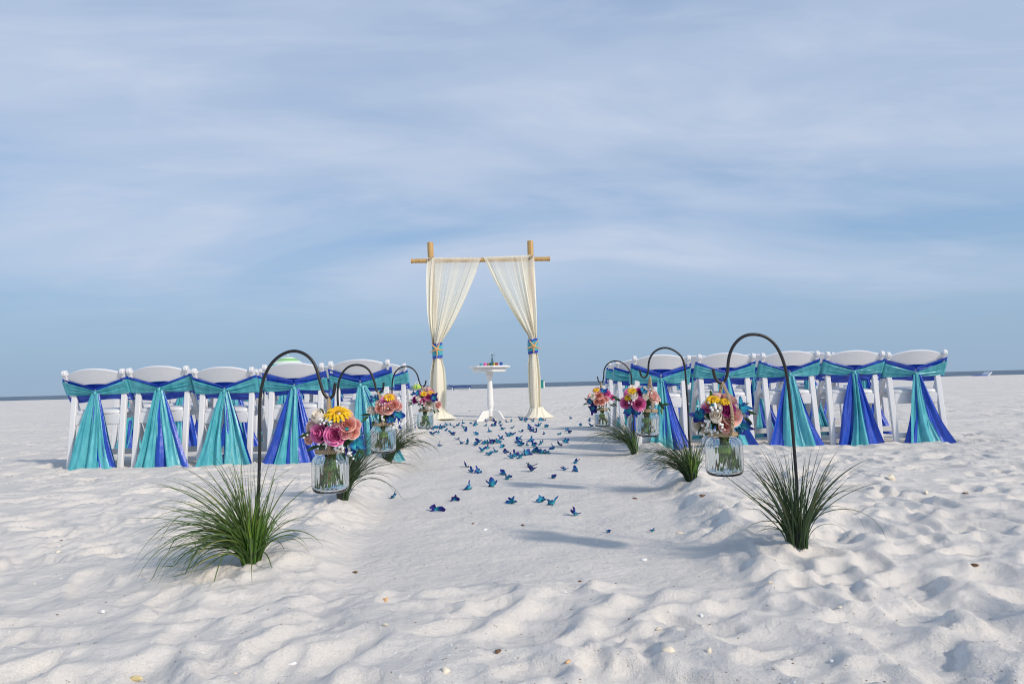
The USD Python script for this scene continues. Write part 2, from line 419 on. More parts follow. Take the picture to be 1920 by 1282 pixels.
def mound(x, y, r, h):
    global GZ
    GZ += h * np.exp(-((GX - x) ** 2 + (GY - y) ** 2) / r ** 2)
def H(x, y):
    return float(HF((y, x)))
def ground(px, py):
    d = ray(px, py); t = 3.0
    z = 0.0
    for _ in range(40):
        t = 0.5 * t + 0.5 * (z - EYE[2]) / d[2]
        p = EYE + d * t
        z = H(p[0], p[1])
    p = EYE + d * t
    return np.array([p[0], p[1], H(p[0], p[1])])

# hook data in photograph pixels; the depth follows from where the foot meets the sand
HOOKS = [
 ('L', 1, (483, 1056), [(484, 950), (487, 800), (489, 735), (496, 706), (513, 677), (534, 662), (550, 658), (568, 662), (588, 680), (597, 704), (603, 726), (610, 742), (617, 747), (624, 742), (627, 732), (629, 718)]),
 ('L', 2, (640, 932), [(636, 840), (634, 763), (634, 723), (641, 701), (653, 688), (672, 684), (689, 691), (699, 707), (704, 725), (709, 735), (714, 735), (718, 729), (720, 717)]),
 ('L', 3, (735, 866), [(735.5, 800), (735.5, 749), (735.5, 718), (741, 698), (751, 689), (764, 687), (776, 693), (783, 704), (787, 718), (792, 724.5), (796, 722.5), (798, 718), (798.5, 713)]),
 ('R', 1, (1496, 1024), [(1493, 895), (1491, 867), (1485.5, 797), (1480, 740), (1473, 693), (1464, 665), (1453, 646), (1436, 632), (1417, 627), (1397, 629.5), (1380, 642), (1369, 662), (1365, 684), (1362, 707), (1354, 718), (1346, 715), (1340, 706), (1336.6, 691)]),
 ('R', 2, (1300, 898), [(1292, 819), (1290, 768.5), (1286, 712), (1283, 684), (1277.7, 669), (1265, 657.6), (1248, 652), (1234, 655), (1221.5, 666), (1216, 684), (1214, 701), (1209, 707.5), (1204, 706), (1201, 701), (1199.6, 693)]),
 ('R', 3, (1190, 848), [(1187, 785), (1184.4, 723.6), (1182, 698), (1175, 687), (1164, 678.6), (1150, 677), (1138.6, 683), (1132.5, 695.5), (1131, 712), (1127, 718), (1123.5, 716), (1121.5, 712), (1120, 706)]),
]
FEET = {(s, k): ground(*f) for s, k, f, _ in HOOKS}
for p in FEET.values():
    mound(p[0], p[1] + 0.02, 0.15, 0.016)
HF = RegularGridInterpolator((Y1, X1), GZ, bounds_error=False, fill_value=0.0)
sv, sq = grid(np.stack([GX, GY, GZ], -1))
tag(obj('sand', (sv, sq[:, ::-1]), 'sand', smooth=True), 'pale white beach sand churned by footprints, raked smooth along the aisle', 'sand', kind='structure')
sx = np.concatenate([-np.geomspace(9000, 60, 12), np.linspace(-50, 50, 11), np.geomspace(60, 9000, 12)])
sy = np.concatenate([[44.0], np.geomspace(55, 14000, 24)])
sgx, sgy = np.meshgrid(sx, sy)
v, q = grid(np.stack([sgx, sgy, np.full_like(sgx, -0.75)], -1))
tag(obj('sea', (v, q[:, ::-1]), 'sea', smooth=True), 'dark grey-blue sea along the horizon', 'sea', kind='structure')

# ---------------------------------------------------------------- white folding chairs
def post_y(z):
    return 0.22 - 0.56 * np.asarray(z, float)
def make_chair(label, loc, rot, group, scale):
    t = thing('folding_chair', label, 'chair', loc, rot, group, scale)
    for s in (-1, 1):
        z0, z1 = -0.03, 0.725
        m = beam((s * .212, post_y(z0), z0), (s * .212, post_y(z1), z1), .030, .042, .006)
        # rounded scroll on top of the post
        fa = np.linspace(0, 2 * PI, 17)
        fin = lathe([(0, -.0152), (.020, -.0152), (.024, -.011), (.024, .011), (.020, .0152), (0, .0152)], 18)
        fv = fin[0] @ rotm(ry=PI / 2).T + np.array([s * .212, post_y(.726) - .006, .726])
        obj('post', cat(m, (fv, fin[1])), 'white_resin', t)
    for s in (-1, 1):
        m = beam((s * .184, -.108, .590), (s * .184, -.184, -.05), .041, .030, .005)
        obj('rear_leg', m, 'white_resin', t)
    # bowed crest rail
    a = np.linspace(-1, 1, 25)[:, None]; b = np.linspace(0, 1, 7)[None, :]
    top = .752 - .036 * np.abs(a) ** 2.2; bot = .648 - .034 * np.abs(a) ** 2
    z = bot + (top - bot) * b
    P = np.stack([.197 * a + 0 * b, post_y(z) - .022 * (1 - a * a) - .002, z], -1)
    obj('crest_rail', solid(P, .020), 'white_resin', t, smooth=35)
    z = .560 + .040 * b + 0 * a
    P = np.stack([.197 * a + 0 * b, post_y(z) - .012 * (1 - a * a), z], -1)
    obj('lower_rail', solid(P, .018), 'white_resin', t, smooth=35)
    # seat with rounded pad
    obj('seat_rail', cat(beam((-.163, -.133, .378), (.163, -.133, .378), .022, .080, .004, (0, 1, 0))), 'white_resin', t)
    for s in (-1, 1):
        obj('side_rail', beam((s * .150, -.134, .395), (s * .150, .192, .418), .020, .050, .004), 'white_resin', t)
    obj('front_rail', beam((-.172, .205, .418), (.172, .205, .418), .022, .055, .004, (0, 1, 0)), 'white_resin', t)
    an = np.linspace(0, 2 * PI, 41)[:-1]
    sq_ = lambda c: np.sign(c) * np.abs(c) ** .35
    rings = []
    for k, (sc, dz) in enumerate([(0.0, .0), (.97, .0), (1, .006), (1, .020), (.96, .030), (.8, .036), (.0, .040)]):
        rings.append(np.stack([.180 * sc * sq_(np.cos(an)), (.035 + .185 * sc * sq_(np.sin(an))), .420 + dz + .02 * (.185 * sc * sq_(np.sin(an)))], 1))
    P = np.array(rings); P = np.concatenate([P, P[:, :1]], 1)
    obj('seat', grid(P), 'white_pad', t, smooth=40)
    obj('stretcher', beam((-.164, -.168, .092), (.164, -.168, .092), .018, .040, .004, (0, 1, 0)), 'white_resin', t)
    obj('stretcher', beam((-.198, .158, .115), (.198, .158, .115), .018, .042, .004, (0, 1, 0)), 'white_resin', t)
    return t

def band_half(s, zt, zb, off, zk, seed, ph):
    r = np.random.default_rng(seed)
    u = np.concatenate([[-3, -2, -1], np.linspace(0, 1, 18)]); v = np.linspace(0, 1, 26)
    U, V = np.meshgrid(u, v, indexing='ij')
    Uc = np.clip(U, 0, 1)
    zp = zt + (zb - zt) * V
    zkk = zk + (.5 - V) * (.032 if off > .03 else .05)
    e = Uc ** 0.95
    z = zp + (zkk - zp) * e - .012 * np.sin(PI * Uc) * V * (1 if off < .03 else .4)
    x = .234 + (.006 - .234) * Uc
    fold = np.zeros_like(U)
    for k in range(4):
        f = r.uniform(1.2, 5.5); fold += np.sin(2 * PI * (f * V + ph + r.random()) + r.normal(0, 1.2) * Uc) / (1 + k * .4)
    fold *= (.0014 + .0042 * Uc) * np.minimum(1, Uc * 4 + .25) * (1 - .55 * Uc ** 3)
    y = post_y(z) - off - .030 * Uc ** 1.5 + fold
    for k, (xx_, yy_) in {-1: (.2365, .0), -2: (.2355, .030), -3: (.215, .052)}.items():
        w = U == k
        x = np.where(w, xx_ + (.003 if off > .03 else 0), x); y = np.where(w, post_y(zp) + yy_ - .018, y)
    return np.stack([s * x, y, z], -1)

def tail(col, xl, xr, yb, seed, zk=.60, x0=0.0, nf=3.0, zend=0.0, amp=.020, w0=.016, yk=0.0):
    r = np.random.default_rng(seed)
    u = np.linspace(0, 1, 44); v = np.linspace(0, 1, 30)
    U, V = np.meshgrid(u, v, indexing='ij')
    e = V ** 1.05 * (1 - .10 * np.sin(PI * V))
    x = x0 + (U - .5) * 2 * w0 * (1 - e) + (xl + (xr - xl) * U) * e
    ztop = zk; z = ztop + (zend - ztop) * V + .006 * np.sin(2 * PI * (1.3 * U + r.random())) * V ** 3
    ph = r.random(5)
    x = x + .030 * (ph[1] - .5) * np.sin(PI * V) * 2 * U + .022 * (ph[2] - .5) * np.sin(PI * V) * 2 * (1 - U)
    nf = nf * r.uniform(.40, .70)
    fold = (np.sin(2 * PI * (nf * U + ph[0] + .10 * V)) + .5 * np.sin(2 * PI * (nf * 1.9 * U + ph[1] - .35 * V)) + .42 * (1 - .75 * V) * np.sin(2 * PI * (nf * 4.1 * U + ph[2]) + 2 * V) + .5 * np.sin(2 * PI * ((.6 + ph[3]) * V + .5 * U + ph[4])) * V)
    A = .005 + amp * V ** .7
    y = float(post_y(zk)) - .062 + yk + (yb - (float(post_y(zk)) - .062 + yk)) * V ** .9 + A * fold * .6
    x = x + .45 * A * np.cos(2 * PI * (nf * U + ph[0])) * .6
    crease = .003 * np.sin(9 * V + 6 * U + ph[3] * 9) * V
    return np.stack([x, y + crease, z], -1)

def make_sash(label, loc, rot, style, seed, group, shift=0.0):
    """style: dict(tt, tb, bt, bb, zk, tails=[(colour, xl, xr, nf)])"""
    t = thing('chair_sash', label, 'sash', loc, rot, group, 1.025)
    zk = style.get('zk', .595) - .018
    for i, s in enumerate((-1, 1)):
        d = .012 * (i if style.get('skew', 0) > 0 else 1 - i) if style.get('skew') else 0
        obj('blue_band', grid(band_half(s, style['bt'] - d * .3, style['bb'] - d, .024, zk + style.get('bz', .010), seed + i, .3 * i)), 'royal_satin', t, smooth=True)
        obj('turquoise_band', grid(band_half(s, style['tt'] - d * .3, style['tb'] - d, .036, zk, seed + 10 + i, .17 * i)), 'turquoise_satin', t, smooth=True)
    # the strip across the front of the backrest
    a = np.linspace(-1, 1, 21)[:, None]; b = np.linspace(0, 1, 8)[None, :]
    z = (.515 + .012 * np.cos(2.2 * a + seed)) + (.655 - .515) * b
    P = np.stack([.217 * a + 0 * b, post_y(z) + .034 - .004 * np.cos(7 * b + 2 * a), z], -1)
    obj('front_band', grid(P), 'royal_satin', t, smooth=True)
    for k, (c, xl, xr, nf) in enumerate(style['tails']):
        wd_ = 1.10 if shift > 0 else 1.04
        xl, xr = xl * wd_ + shift, xr * wd_ + shift
        nm, m_ = ('turquoise_tail', 'turquoise_satin') if c == 't' else ('blue_tail', 'royal_satin')
        dy = -.010 * k
        obj(nm, grid(tail(c, xl, xr, -.232 + dy, seed + 31 * (k + 1), zk=zk - .004, x0=(xl + xr) * .05, nf=nf, yk=-.004 - .004 * k, w0=.012 + .0035 * nf)), m_, t, smooth=True)
    kn = trimesh.creation.icosphere(2, 1.0); kv = kn.vertices
    kv = kv * np.array([.013, .012, .019]) * (1 + .12 * np.sin(6 * kv[:, :1] + 9 * kv[:, 2:] + seed)) + np.array([0, float(post_y(zk)) - .070, zk - .004])
    obj('knot', (kv, kn.faces), 'turquoise_satin', t, smooth=True)
    return t

def S(tt, tb, bt, bb, tails, **k):
    return dict(tt=tt, tb=tb, bt=bt, bb=bb, tails=tails, **k)
LEFT1 = [
 S(.668, .570, .688, .515, [('b', .02, .14, 2), ('t', -.02, .165, 2.5), ('t', -.175, .03, 3)]),
 S(.672, .565, .690, .545, [('b', -.02, .20, 2), ('t', .01, .175, 3), ('t', -.145, -.01, 3)], zk=.60),
 S(.668, .560, .688, .515, [('b', -.02, .20, 2), ('t', -.01, .185, 3), ('t', -.175, .01, 3)]),
 S(.640, .548, .690, .528, [('b', -.22, -.02, 2.5), ('b', .03, .20, 2), ('t', -.13, .08, 3.5)], zk=.592, bz=.03),
 S(.648, .545, .695, .525, [('b', .03, .22, 3), ('t', .10, .27, 2.5), ('t', -.05, .06, 2.5)], zk=.585, bz=.032),
]
RIGHT1 = [
 S(.652, .530, .690, .555, [('b', .02, .25, 3), ('t', -.09, .10, 3.5)], zk=.575, bz=.028, skew=1),
 S(.668, .565, .690, .545, [('b', .03, .25, 2.5), ('t', -.06, .18, 3), ('b', -.16, -.03, 2)]),
 S(.668, .560, .690, .535, [('b', -.17, .0, 2.5), ('b', .05, .24, 2), ('t', -.07, .16, 3.5)], zk=.592),
 S(.670, .575, .690, .520, [('b', -.12, .02, 2.5), ('b', .06, .22, 2), ('t', -.05, .12, 3)], zk=.602),
 S(.662, .550, .692, .540, [('b', -.12, .0, 2), ('b', .06, .25, 2), ('t', -.08, .17, 3)], zk=.588, bz=.025),
]
POOL = [LEFT1[0], LEFT1[3], RIGHT1[1], LEFT1[1], LEFT1[2], RIGHT1[2], RIGHT1[4]]

chair_spots = []    # side, row, index from the aisle, x, y, yaw
for i, cx in enumerate((176, 297, 418, 549, 675)):
    p = at(cx, 697, 5.26)
    chair_spots.append(('L', 1, 4 - i, p[0], 5.46, (1.5, -1, 0.5, 1, -2)[i]))
for i, cx in enumerate((1238, 1361, 1486, 1602, 1725)):
    p = at(cx, 668, 5.57)
    chair_spots.append(('R', 1, i, p[0], 5.78, (1, 0, -1.5, -2, -4)[i]))
jit = random.Random(4)
for i in range(6):
    chair_spots.append(('L', 2, 5 - i, -3.56 + .468 * i, 6.72 + jit.uniform(-.03, .03), jit.uniform(-3, 3)))
for i in range(5):
    chair_spots.append(('L', 3, 4 - i, -3.25 + .468 * i + .0, 7.55 + jit.uniform(-.03, .03), jit.uniform(-3, 3)))
for i in range(5):
    chair_spots.append(('R', 2, i, 1.18 + .51 * i, 6.55 + jit.uniform(-.03, .03), jit.uniform(-3, 3)))
for i in range(5):
    chair_spots.append(('R', 3, i, 1.26 + .50 * i, 7.85 + jit.uniform(-.03, .03), jit.uniform(-3, 3)))
ORD = ['at the aisle end', 'second from the aisle', 'third from the aisle', 'fourth from the aisle', 'fifth from the aisle', 'sixth from the aisle']
ROW = {1: 'nearest', 2: 'middle', 3: 'farthest'}
LOOK = {('L', 4): 'two-layer sash of turquoise over blue with wide turquoise tail, on leftmost chair',
        ('L', 3): 'turquoise sash with split tails and blue edge, on second chair from left',
        ('L', 2): 'turquoise sash with broad tent-shaped tail and blue right edge, third chair from left',
        ('L', 1): 'sash with blue tails flanking a turquoise one, on fourth chair from left',
        ('L', 0): 'sash with broad blue upper fold, on nearest left-hand chair at the aisle',
        ('R', 0): 'sash with long blue tail swept right, on nearest right-hand chair at the aisle',
        ('R', 1): 'turquoise and blue sash behind the largest right-hand bouquet',
        ('R', 2): 'sash with blue tails either side of turquoise, behind the tall right-hand hook',
        ('R', 3): 'sash with low blue fold and turquoise tail, second chair from the right',
        ('R', 4): 'sash with narrow turquoise tail and blue corner swept right, on rightmost chair'}
chair0, pool_sash = None, {}
CS = 1.025
for n, (s, row, k, x, y, yaw) in enumerate(chair_spots):
    z = np.mean([H(x + a, y + b) for a in (-.2, .2) for b in (-.24, .22)]) - .026
    z += jit.uniform(-.006, .004) - (.008 if (s, row, k) == ('L', 1, 1) else 0); rock = (jit.uniform(-1.2, 1.2), jit.uniform(-1.0, 1.0), yaw + jit.uniform(-1.2, 1.2))
    side = 'left' if s == 'L' else 'right'
    where = f'{ORD[k]} in the {ROW[row]} {side}-hand row'
    lab = f'white folding chair {where}'
    g = 'white folding chairs in rows beside the aisle'
    if chair0 is None:
        chair0 = make_chair(lab, (x, y, z), rock, g, CS)
    else:
        dup(chair0, 'folding_chair', lab, 'chair', (x, y, z), rock, g, CS)
    g2 = 'turquoise and blue sashes tied round the chairs'
    if row == 1:
        st = (LEFT1[4 - k] if s == 'L' else RIGHT1[k])
        make_sash(LOOK[(s, k)], (x, y, z), rock, st, 100 + 17 * n, g2, (.022 if s == 'L' else -.035))
    else:
        j = (n * 5 + row) % 7
        lab2 = f'turquoise and blue sash on chair {where}'
        if j not in pool_sash:
            pool_sash[j] = make_sash(lab2, (x, y, z), rock, POOL[j], 900 + 13 * j, g2)
        else:
            dup(pool_sash[j], 'chair_sash', lab2, 'sash', (x, y, z), rock, g2, 1.025)

# ---------------------------------------------------------------- bamboo arch, drapes, ties, starfish
YA = 10.35
ZA = lambda px, py: at(px, py, YA)
arch = thing('bamboo_arch', 'bamboo wedding arch of two posts and a crossbar hung with cream drapes', 'arch', (0, 0, 0))
def culm(p0, p1, r, nodes, seed):
    rr = np.random.default_rng(seed)
    n = 60; t = np.linspace(0, 1, n)
    P = np.asarray(p0) + (np.asarray(p1) - np.asarray(p0)) * t[:, None]
    rad = np.full(n, r)
    for q in nodes:
        rad = rad + .16 * r * np.exp(-((t - q) / .006) ** 2) - .05 * r * np.exp(-((t - q - .014) / .008) ** 2)
    m = tube(P, rad, 18)
    # a hollow end
    return m
def culm_end(p, d, r):
    d = np.asarray(d, float) / np.linalg.norm(d)
    return tube([np.asarray(p) - d * .001, np.asarray(p) + d * .0025], [r * .72, r * .72], 16)
for (tx, ty), bx, side in (((806.5, 455), 823, 'L'), ((994, 452), 1003, 'R')):
    top = ZA(tx, ty); foot = ZA(bx, 784); foot[2] = H(foot[0], YA) - .15
    po = obj('post', culm(foot, top, .046, (.12, .3, .49, .68, .90), 1), 'bamboo', arch)
    obj('hollow_end', culm_end(top, top - foot, .046), 'bamboo_ring', po)
b0, b1 = at(771, 489.5, YA - .085), at(1031, 485.5, YA - .085)
ba = obj('crossbar', culm(b0, b1, .033, (.0,.2, .55, .853, .995), 2), 'bamboo', arch)
for s, pp in ((-1, b0), (1, b1)):
    obj('hollow_end', culm_end(pp, (b1 - b0) * s, .033), 'bamboo_ring', ba)
for (tx, ty) in ((807.5, 489), (995, 486)):
    c = ZA(tx, ty)
    th = np.linspace(0, 2 * PI * 4, 80)
    P = np.stack([c[0] + .053 * np.cos(th) * (1 + 0 * th), YA - .045 + .100 * np.sin(th), c[2] + (th / (8 * PI) - .5) * .05 + .03 * np.cos(th)], 1)
    obj('lashing', tube(P, .004, 6), 'rope', arch)

def drape(side, label):
    t = thing('sheer_drape', label, 'drape', (0, 0, 0), group='cream drapes on the arch')
    r = np.random.default_rng(31 if side == 'L' else 77)
    # outer and inner outlines, pixels
    if side == 'L':
        outer = [(803, 487), (801.5, 530), (803, 580), (808, 620), (811, 643), (811, 656), (812, 672), (808, 695), (806, 725), (807, 755), (808, 770)]
        inner = [(902, 487), (886, 530), (864, 580), (843, 620), (829, 643), (827, 656), (829, 672), (834.5, 695), (837, 725), (837, 755), (836, 770)]
    else:
        outer = [(1001, 482), (1003.5, 530), (1005.5, 580), (1006.5, 615), (1006.5, 634), (1007, 650), (1008, 662), (1011.5, 685), (1014, 715), (1014.5, 745), (1014, 768)]
        inner = [(908, 486), (929, 530), (958, 580), (980, 615), (991, 634), (991.5, 650), (992, 662), (990, 685), (990.5, 715), (992, 745), (995, 768)]
    o = np.array([ZA(*p) for p in outer]); i_ = np.array([ZA(*p) for p in inner])
    tt = np.linspace(0, 1, len(o)); T = np.linspace(0, 1, 90)
    from scipy.interpolate import PchipInterpolator as PI_
    O, I = PI_(tt, o)(T), PI_(tt, i_)(T)
    U = np.linspace(0, 1, 150)
    for layer, (ys, amp, nf) in enumerate([(-.125, .023, 9), (-.045 + .03, .020, 7)]):
        ph = r.random(6) * 2 * PI
        # uneven gathering: cloth is denser toward the outer post and the inner hem
        w = U + .035 * np.sin(2 * PI * 2 * U + ph[0]) + .02 * np.sin(2 * PI * 5 * U + ph[1]); w = (w - w[0]) / (w[-1] - w[0])
        w = np.clip(w, 0, 1)
        P = O[:, None, :] * (1 - w[None, :, None]) + I[:, None, :] * w[None, :, None]
        wid = np.linalg.norm(O - I, axis=1)[:, None]
        Uw = U[None, :] + .05 * np.sin(2 * PI * 1.7 * U + ph[5])[None, :] + .012 * np.sin(5 * T[:, None] + 9 * U[None, :])
        env = .35 + .65 * (1 - sm(.05, .45, U) + sm(.7, .95, U))[None, :]
        f = env * (np.sin(2 * PI * nf * Uw + ph[2]) + .5 * np.sin(2 * PI * nf * 2.3 * Uw + ph[3] + 2 * T[:, None])) + .8 * np.sin(2 * PI * 2.2 * Uw + ph[4])
        k = np.clip(.20 / (wid + .05), .25, 1.0)
        bulge = np.where(T[:, None] < .45, 0, 1) * 0
        P[..., 1] = YA + ys + amp * f * (.45 + .55 * k) * np.minimum(1, T[:, None] * 6 + .18)
        # round the gathered part: it wraps the post
        g = sm(.25, .45, T)[:, None]
        ang = (U - .5) * PI * 1.25
        rad = wid / 2
        P[..., 1] = P[..., 1] * (1 - g) + (YA - .02 - (rad + .012) * np.cos(ang)[None, :] * (1 if layer == 0 else -1) + .010 * f * 1.0) * g
        P[..., 0] += g * .006 * np.cos(2 * PI * nf * U + ph[2])[None, :]
        dens = .40 + .42 * (1 - sm(.0, .42, U))[None, :] + .25 * sm(.80, .97, U)[None, :] + .55 * sm(.10, .40, T)[:, None] + .10 * np.sin(2 * PI * 4 * U + ph[5])[None, :]
        dens = np.clip(dens, .30, .97)
        obj('drape_layer', grid(P), 'sheer', t, tint=np.repeat(dens.reshape(-1, 1), 3, 1))
    # the part folded over the bar
    a = np.linspace(0, 1, 100); th = np.linspace(-.2, PI + .2, 12)
    top = O[0][None] * (1 - a[:, None]) + I[0][None] * a[:, None]
    P = np.zeros((100, 12, 3)); rr = .038 + .0018 * np.sin(2 * PI * 9 * a + 1)[:, None] + 0 * th
    P[..., 0] = top[:, None, 0] + .004 * np.sin(2 * PI * 14 * a)[:, None]
    P[..., 1] = YA - .085 - rr * np.cos(th)
    P[..., 2] = top[:, None, 2] - .020 + rr * np.sin(th)
    obj('top_fold', grid(P), 'sheer', t, tint=np.full((P.shape[0] * P.shape[1], 3), .45))
    # puddle of cloth on the sand
    c = ZA((822 if side == 'L' else 1006), 782)
    zg = H(c[0], YA - .1)
    nu, nv = 90, 26
    uu = np.linspace(0, 2 * PI, nu); vv = np.linspace(0, 1, nv)
    A, V = np.meshgrid(uu, vv, indexing='ij')
    R = .10 + (.10 + .035 * np.sin(3 * A + 1) + .05 * np.maximum(0, np.cos(A if side == 'L' else A - .4))) * V ** 1.3
    fold = np.sin(9 * A + 3 * V) + .6 * np.sin(17 * A + 2 * V)
    P = np.stack([c[0] + (R + .008 * fold * V) * np.cos(A), YA - .02 + (R + .008 * fold) * np.sin(A) * .9, zg + .155 * (1 - V) ** 1.6 + .008 + .012 * (1 + fold * .5) * V * (1 - V) * 2], -1)
    obj('hem_puddle', grid(P), 'sheer', t, tint=np.full((P.shape[0] * P.shape[1], 3), .93))
    P2 = P.copy(); P2[..., :2] = (P[..., :2] - [c[0], YA - .02]) * .92 + [c[0], YA - .02]; P2[..., 2] = P[..., 2] - .012
    P2[..., 2] = np.maximum(P2[..., 2], zg + .001)
    obj('hem_puddle', grid(P2), 'sheer', t, tint=np.full((P.shape[0] * P.shape[1], 3), .93))
drape('L', 'cream sheer drape gathered on the left bamboo post')
drape('R', 'cream sheer drape gathered on the right bamboo post')

def tie(cx, y0, y1, tilt, label):
    t = thing('drape_tie', label, 'tie', (0, 0, 0), group='satin ties on the drapes')
    c = ZA(cx, (y0 + y1) / 2); h = (y1 - y0) / FPX * YA
    R = .075
    th = np.linspace(0, 2 * PI, 49)
    for name, mname, z0, z1, rr in (('blue_band', 'royal_satin', -.5, .5, 0), ('turquoise_band', 'turquoise_satin', -.32, .34, .004)):
        vv = np.linspace(z0, z1, 10)
        A, V = np.meshgrid(th, vv, indexing='ij')
        rad = R + rr + .002 * np.sin(30 * V + 2 * A)
        P = np.stack([c[0] + rad * np.cos(A), YA - .02 + (rad + .01) * np.sin(A), c[2] + V * h + np.cos(A) * tilt], -1)
        obj(name, grid(P), mname, t, smooth=True)
tie(820.5, 644, 672, .01, 'blue and turquoise satin tie round the left drape')
tie(999, 636, 663, .012, 'blue and turquoise satin tie round the right drape')

def starfish(px, py, spin, size, label):
    c = ZA(px, py); c[1] = YA - .150
    n = 120; th = np.linspace(0, 2 * PI, n + 1); rs = np.linspace(0, 1, 12)
    A, Rr = np.meshgrid(th, rs, indexing='ij')
    arm = np.abs(((A / (2 * PI) * 5) % 1) - .5) * 2          # 1 at the arm tips
    edge = size * (.24 + .76 * arm ** 3.3 * 1.0)
    r = edge * Rr
    h = .20 * size * (1 - Rr ** 2) * (.45 + .55 * (1 - r / size))
    x, y = r * np.cos(A + spin), r * np.sin(A + spin)
    front = np.stack([c[0] + x, c[1] - h, c[2] + y], -1); back = np.stack([c[0] + x, c[1] + .003 + 0 * h, c[2] + y], -1)
    tag(obj('starfish', cat(grid(front), grid(back)), 'starfish', smooth=50), label, 'starfish', 'starfish pinned to the drape ties')
starfish(820.5, 655.5, PI / 2 + .63 + .12, .122, 'tan starfish pinned to the left drape tie')
starfish(1000, 650, PI / 2 + .63 - .02, .124, 'tan starfish pinned to the right drape tie')

# ---------------------------------------------------------------- pedestal table and what stands on it
YT = 10.0
tb = at(920, 781, YT); tb[2] = H(tb[0], YT)
ttop = at(921, 686, YT)[2]
def ngon(r, z0, z1, n=8, ph=PI / 8, flare=0.0, c=(0, 0)):
    return lathe([(0, z0), (r - .006, z0), (r, z0 + .005), (r + flare, z1 - .006), (r + flare - .006, z1), (0, z1)], n)
table = thing('pedestal_table', 'white pedestal table with turned column standing under the arch', 'table', (tb[0], YT, tb[2]), (0, 0, 12))
hh = ttop - tb[2]
obj('tabletop', ngon(.305, hh - .026, hh), 'white_wood', table, smooth=25)
obj('apron', ngon(.245, hh - .085, hh - .0265), 'white_wood', table, smooth=25)
prof = [(0, .06), (.042, .06), (.046, .075), (.046, .14), (.040, .15), (.034, .165), (.040, .19), (.046, .215), (.048, .25), (.044, .29), (.047, .30), (.047, .31), (.042, .32), (.044, .36), (.040, .45), (.034, .54), (.031, .58), (.040, .592), (.040, .602), (.034, .612), (.052, .635), (.052, hh - .086), (0, hh - .086)]
obj('column', lathe(prof, 28), 'white_wood', table, smooth=35)
for k in range(3):
    a = k * 2 * PI / 3 + .35 + PI
    s_ = np.linspace(0, 1, 14)
    top = .150 - .02 * s_ - .11 * sm(.45, 1, s_); bot = .060 - .066 * sm(0, .7, s_)
    rad = .03 + .21 * s_
    L_ = []
    for d in (-.020, .020):
        L_.append(np.stack([np.stack([rad, 0 * s_ + d, bot - .006], 1), np.stack([rad, 0 * s_ + d, np.maximum(top, bot + .012)], 1)], 1))
    P = np.concatenate([L_[0], L_[1][:, ::-1], L_[0][:, :1]], 1)
    v, q = grid(P)
    v = v @ rotm(rz=a).T
    obj('foot', (v, q), 'white_wood', table, smooth=30)
def cup(px, col, w, hpx, label, catg):
    plain('cup_' + catg_name(label), col, 0.3)
    c = at(px, 686, YT); r = w / 2 / FPX * YT; h = hpx / FPX * YT
    t = thing('sand_cup', label, 'cup', (c[0], YT - .10, ttop), group='coloured cups on the table')
    obj('cup', lathe([(0, 0.0), (r * .82, 0.0), (r * .9, .004), (r, h), (r * .93, h), (r * .84, h * .35), (0, h * .35)], 18), 'cup_' + catg_name(label), t, smooth=35)
    obj('sand_fill', lathe([(0, h * .8), (r * .90, h * .78), (r * .6, h * .86), (0, h * .9)][::-1], 14), 'cup_' + catg_name(label), t, smooth=35)
def catg_name(label):
    return label.split(' cup')[0].replace(' ', '_').replace('-', '_')
for px, col, w, hpx, lb in ((903, (.10, .36, .48), 6, 5, 'pale blue cup at the left end of the table row'), (910, (.75, .08, .35), 6, 5.5, 'pink cup on the table'),
                            (916.3, (.24, .15, .05), 5, 5, 'olive brown cup on the table'), (921.5, (.015, .13, .14), 5.5, 6, 'dark teal cup in front of the glass vase'),
                            (927, (.55, .36, .05), 5, 5, 'mustard yellow cup on the table'), (931.6, (.30, .05, .035), 6, 5.5, 'brick red cup on the table'),
                            (940, (.02, .07, .36), 6, 6, 'royal blue cup at the right end of the table row')):
    cup(px, col, w, hpx, lb, 'cup')
c = at(922.5, 684, YT)
vs_ = thing('glass_vase', 'clear glass cylinder with domed top and teal stems on the table', 'vase', (c[0], YT + .02, ttop))
zt = .205; r_ = .036
obj('glass', lathe([(0, .002), (r_, .002), (r_, zt * .78), (r_ * .8, zt * .90), (r_ * .4, zt * .97), (0.004, zt), (0.004, zt - .004), (r_ * .36, zt * .97 - .004), (r_ * .75, zt * .89 - .003), (r_ - .003, zt * .77), (r_ - .003, .006), (0, .006)], 28), 'glass', vs_, smooth=40)
plain('vase_teal', (.02, .22, .24), .5); plain('vase_dark', (.02, .05, .07), .5)
for k, (dx, h0, h1, m_) in enumerate(((-.012, .01, .12, 'vase_teal'), (.006, .01, .17, 'vase_dark'), (.016, .01, .09, 'vase_teal'))):
    z = np.linspace(h0, h1, 10)
    obj('stem', tube(np.stack([dx + .006 * np.sin(18 * z + k), 0 * z, z], 1), .007 - .003 * (z / h1), 8), m_, vs_)
kn = trimesh.creation.icosphere(1, .012); kn.apply_translation((.004, 0, .165)); obj('bloom', kn, 'vase_dark', vs_, smooth=True)
kn = trimesh.creation.icosphere(1, .008); kn.apply_translation((0, 0, zt + .006)); obj('finial', kn, 'glass', vs_, smooth=True)

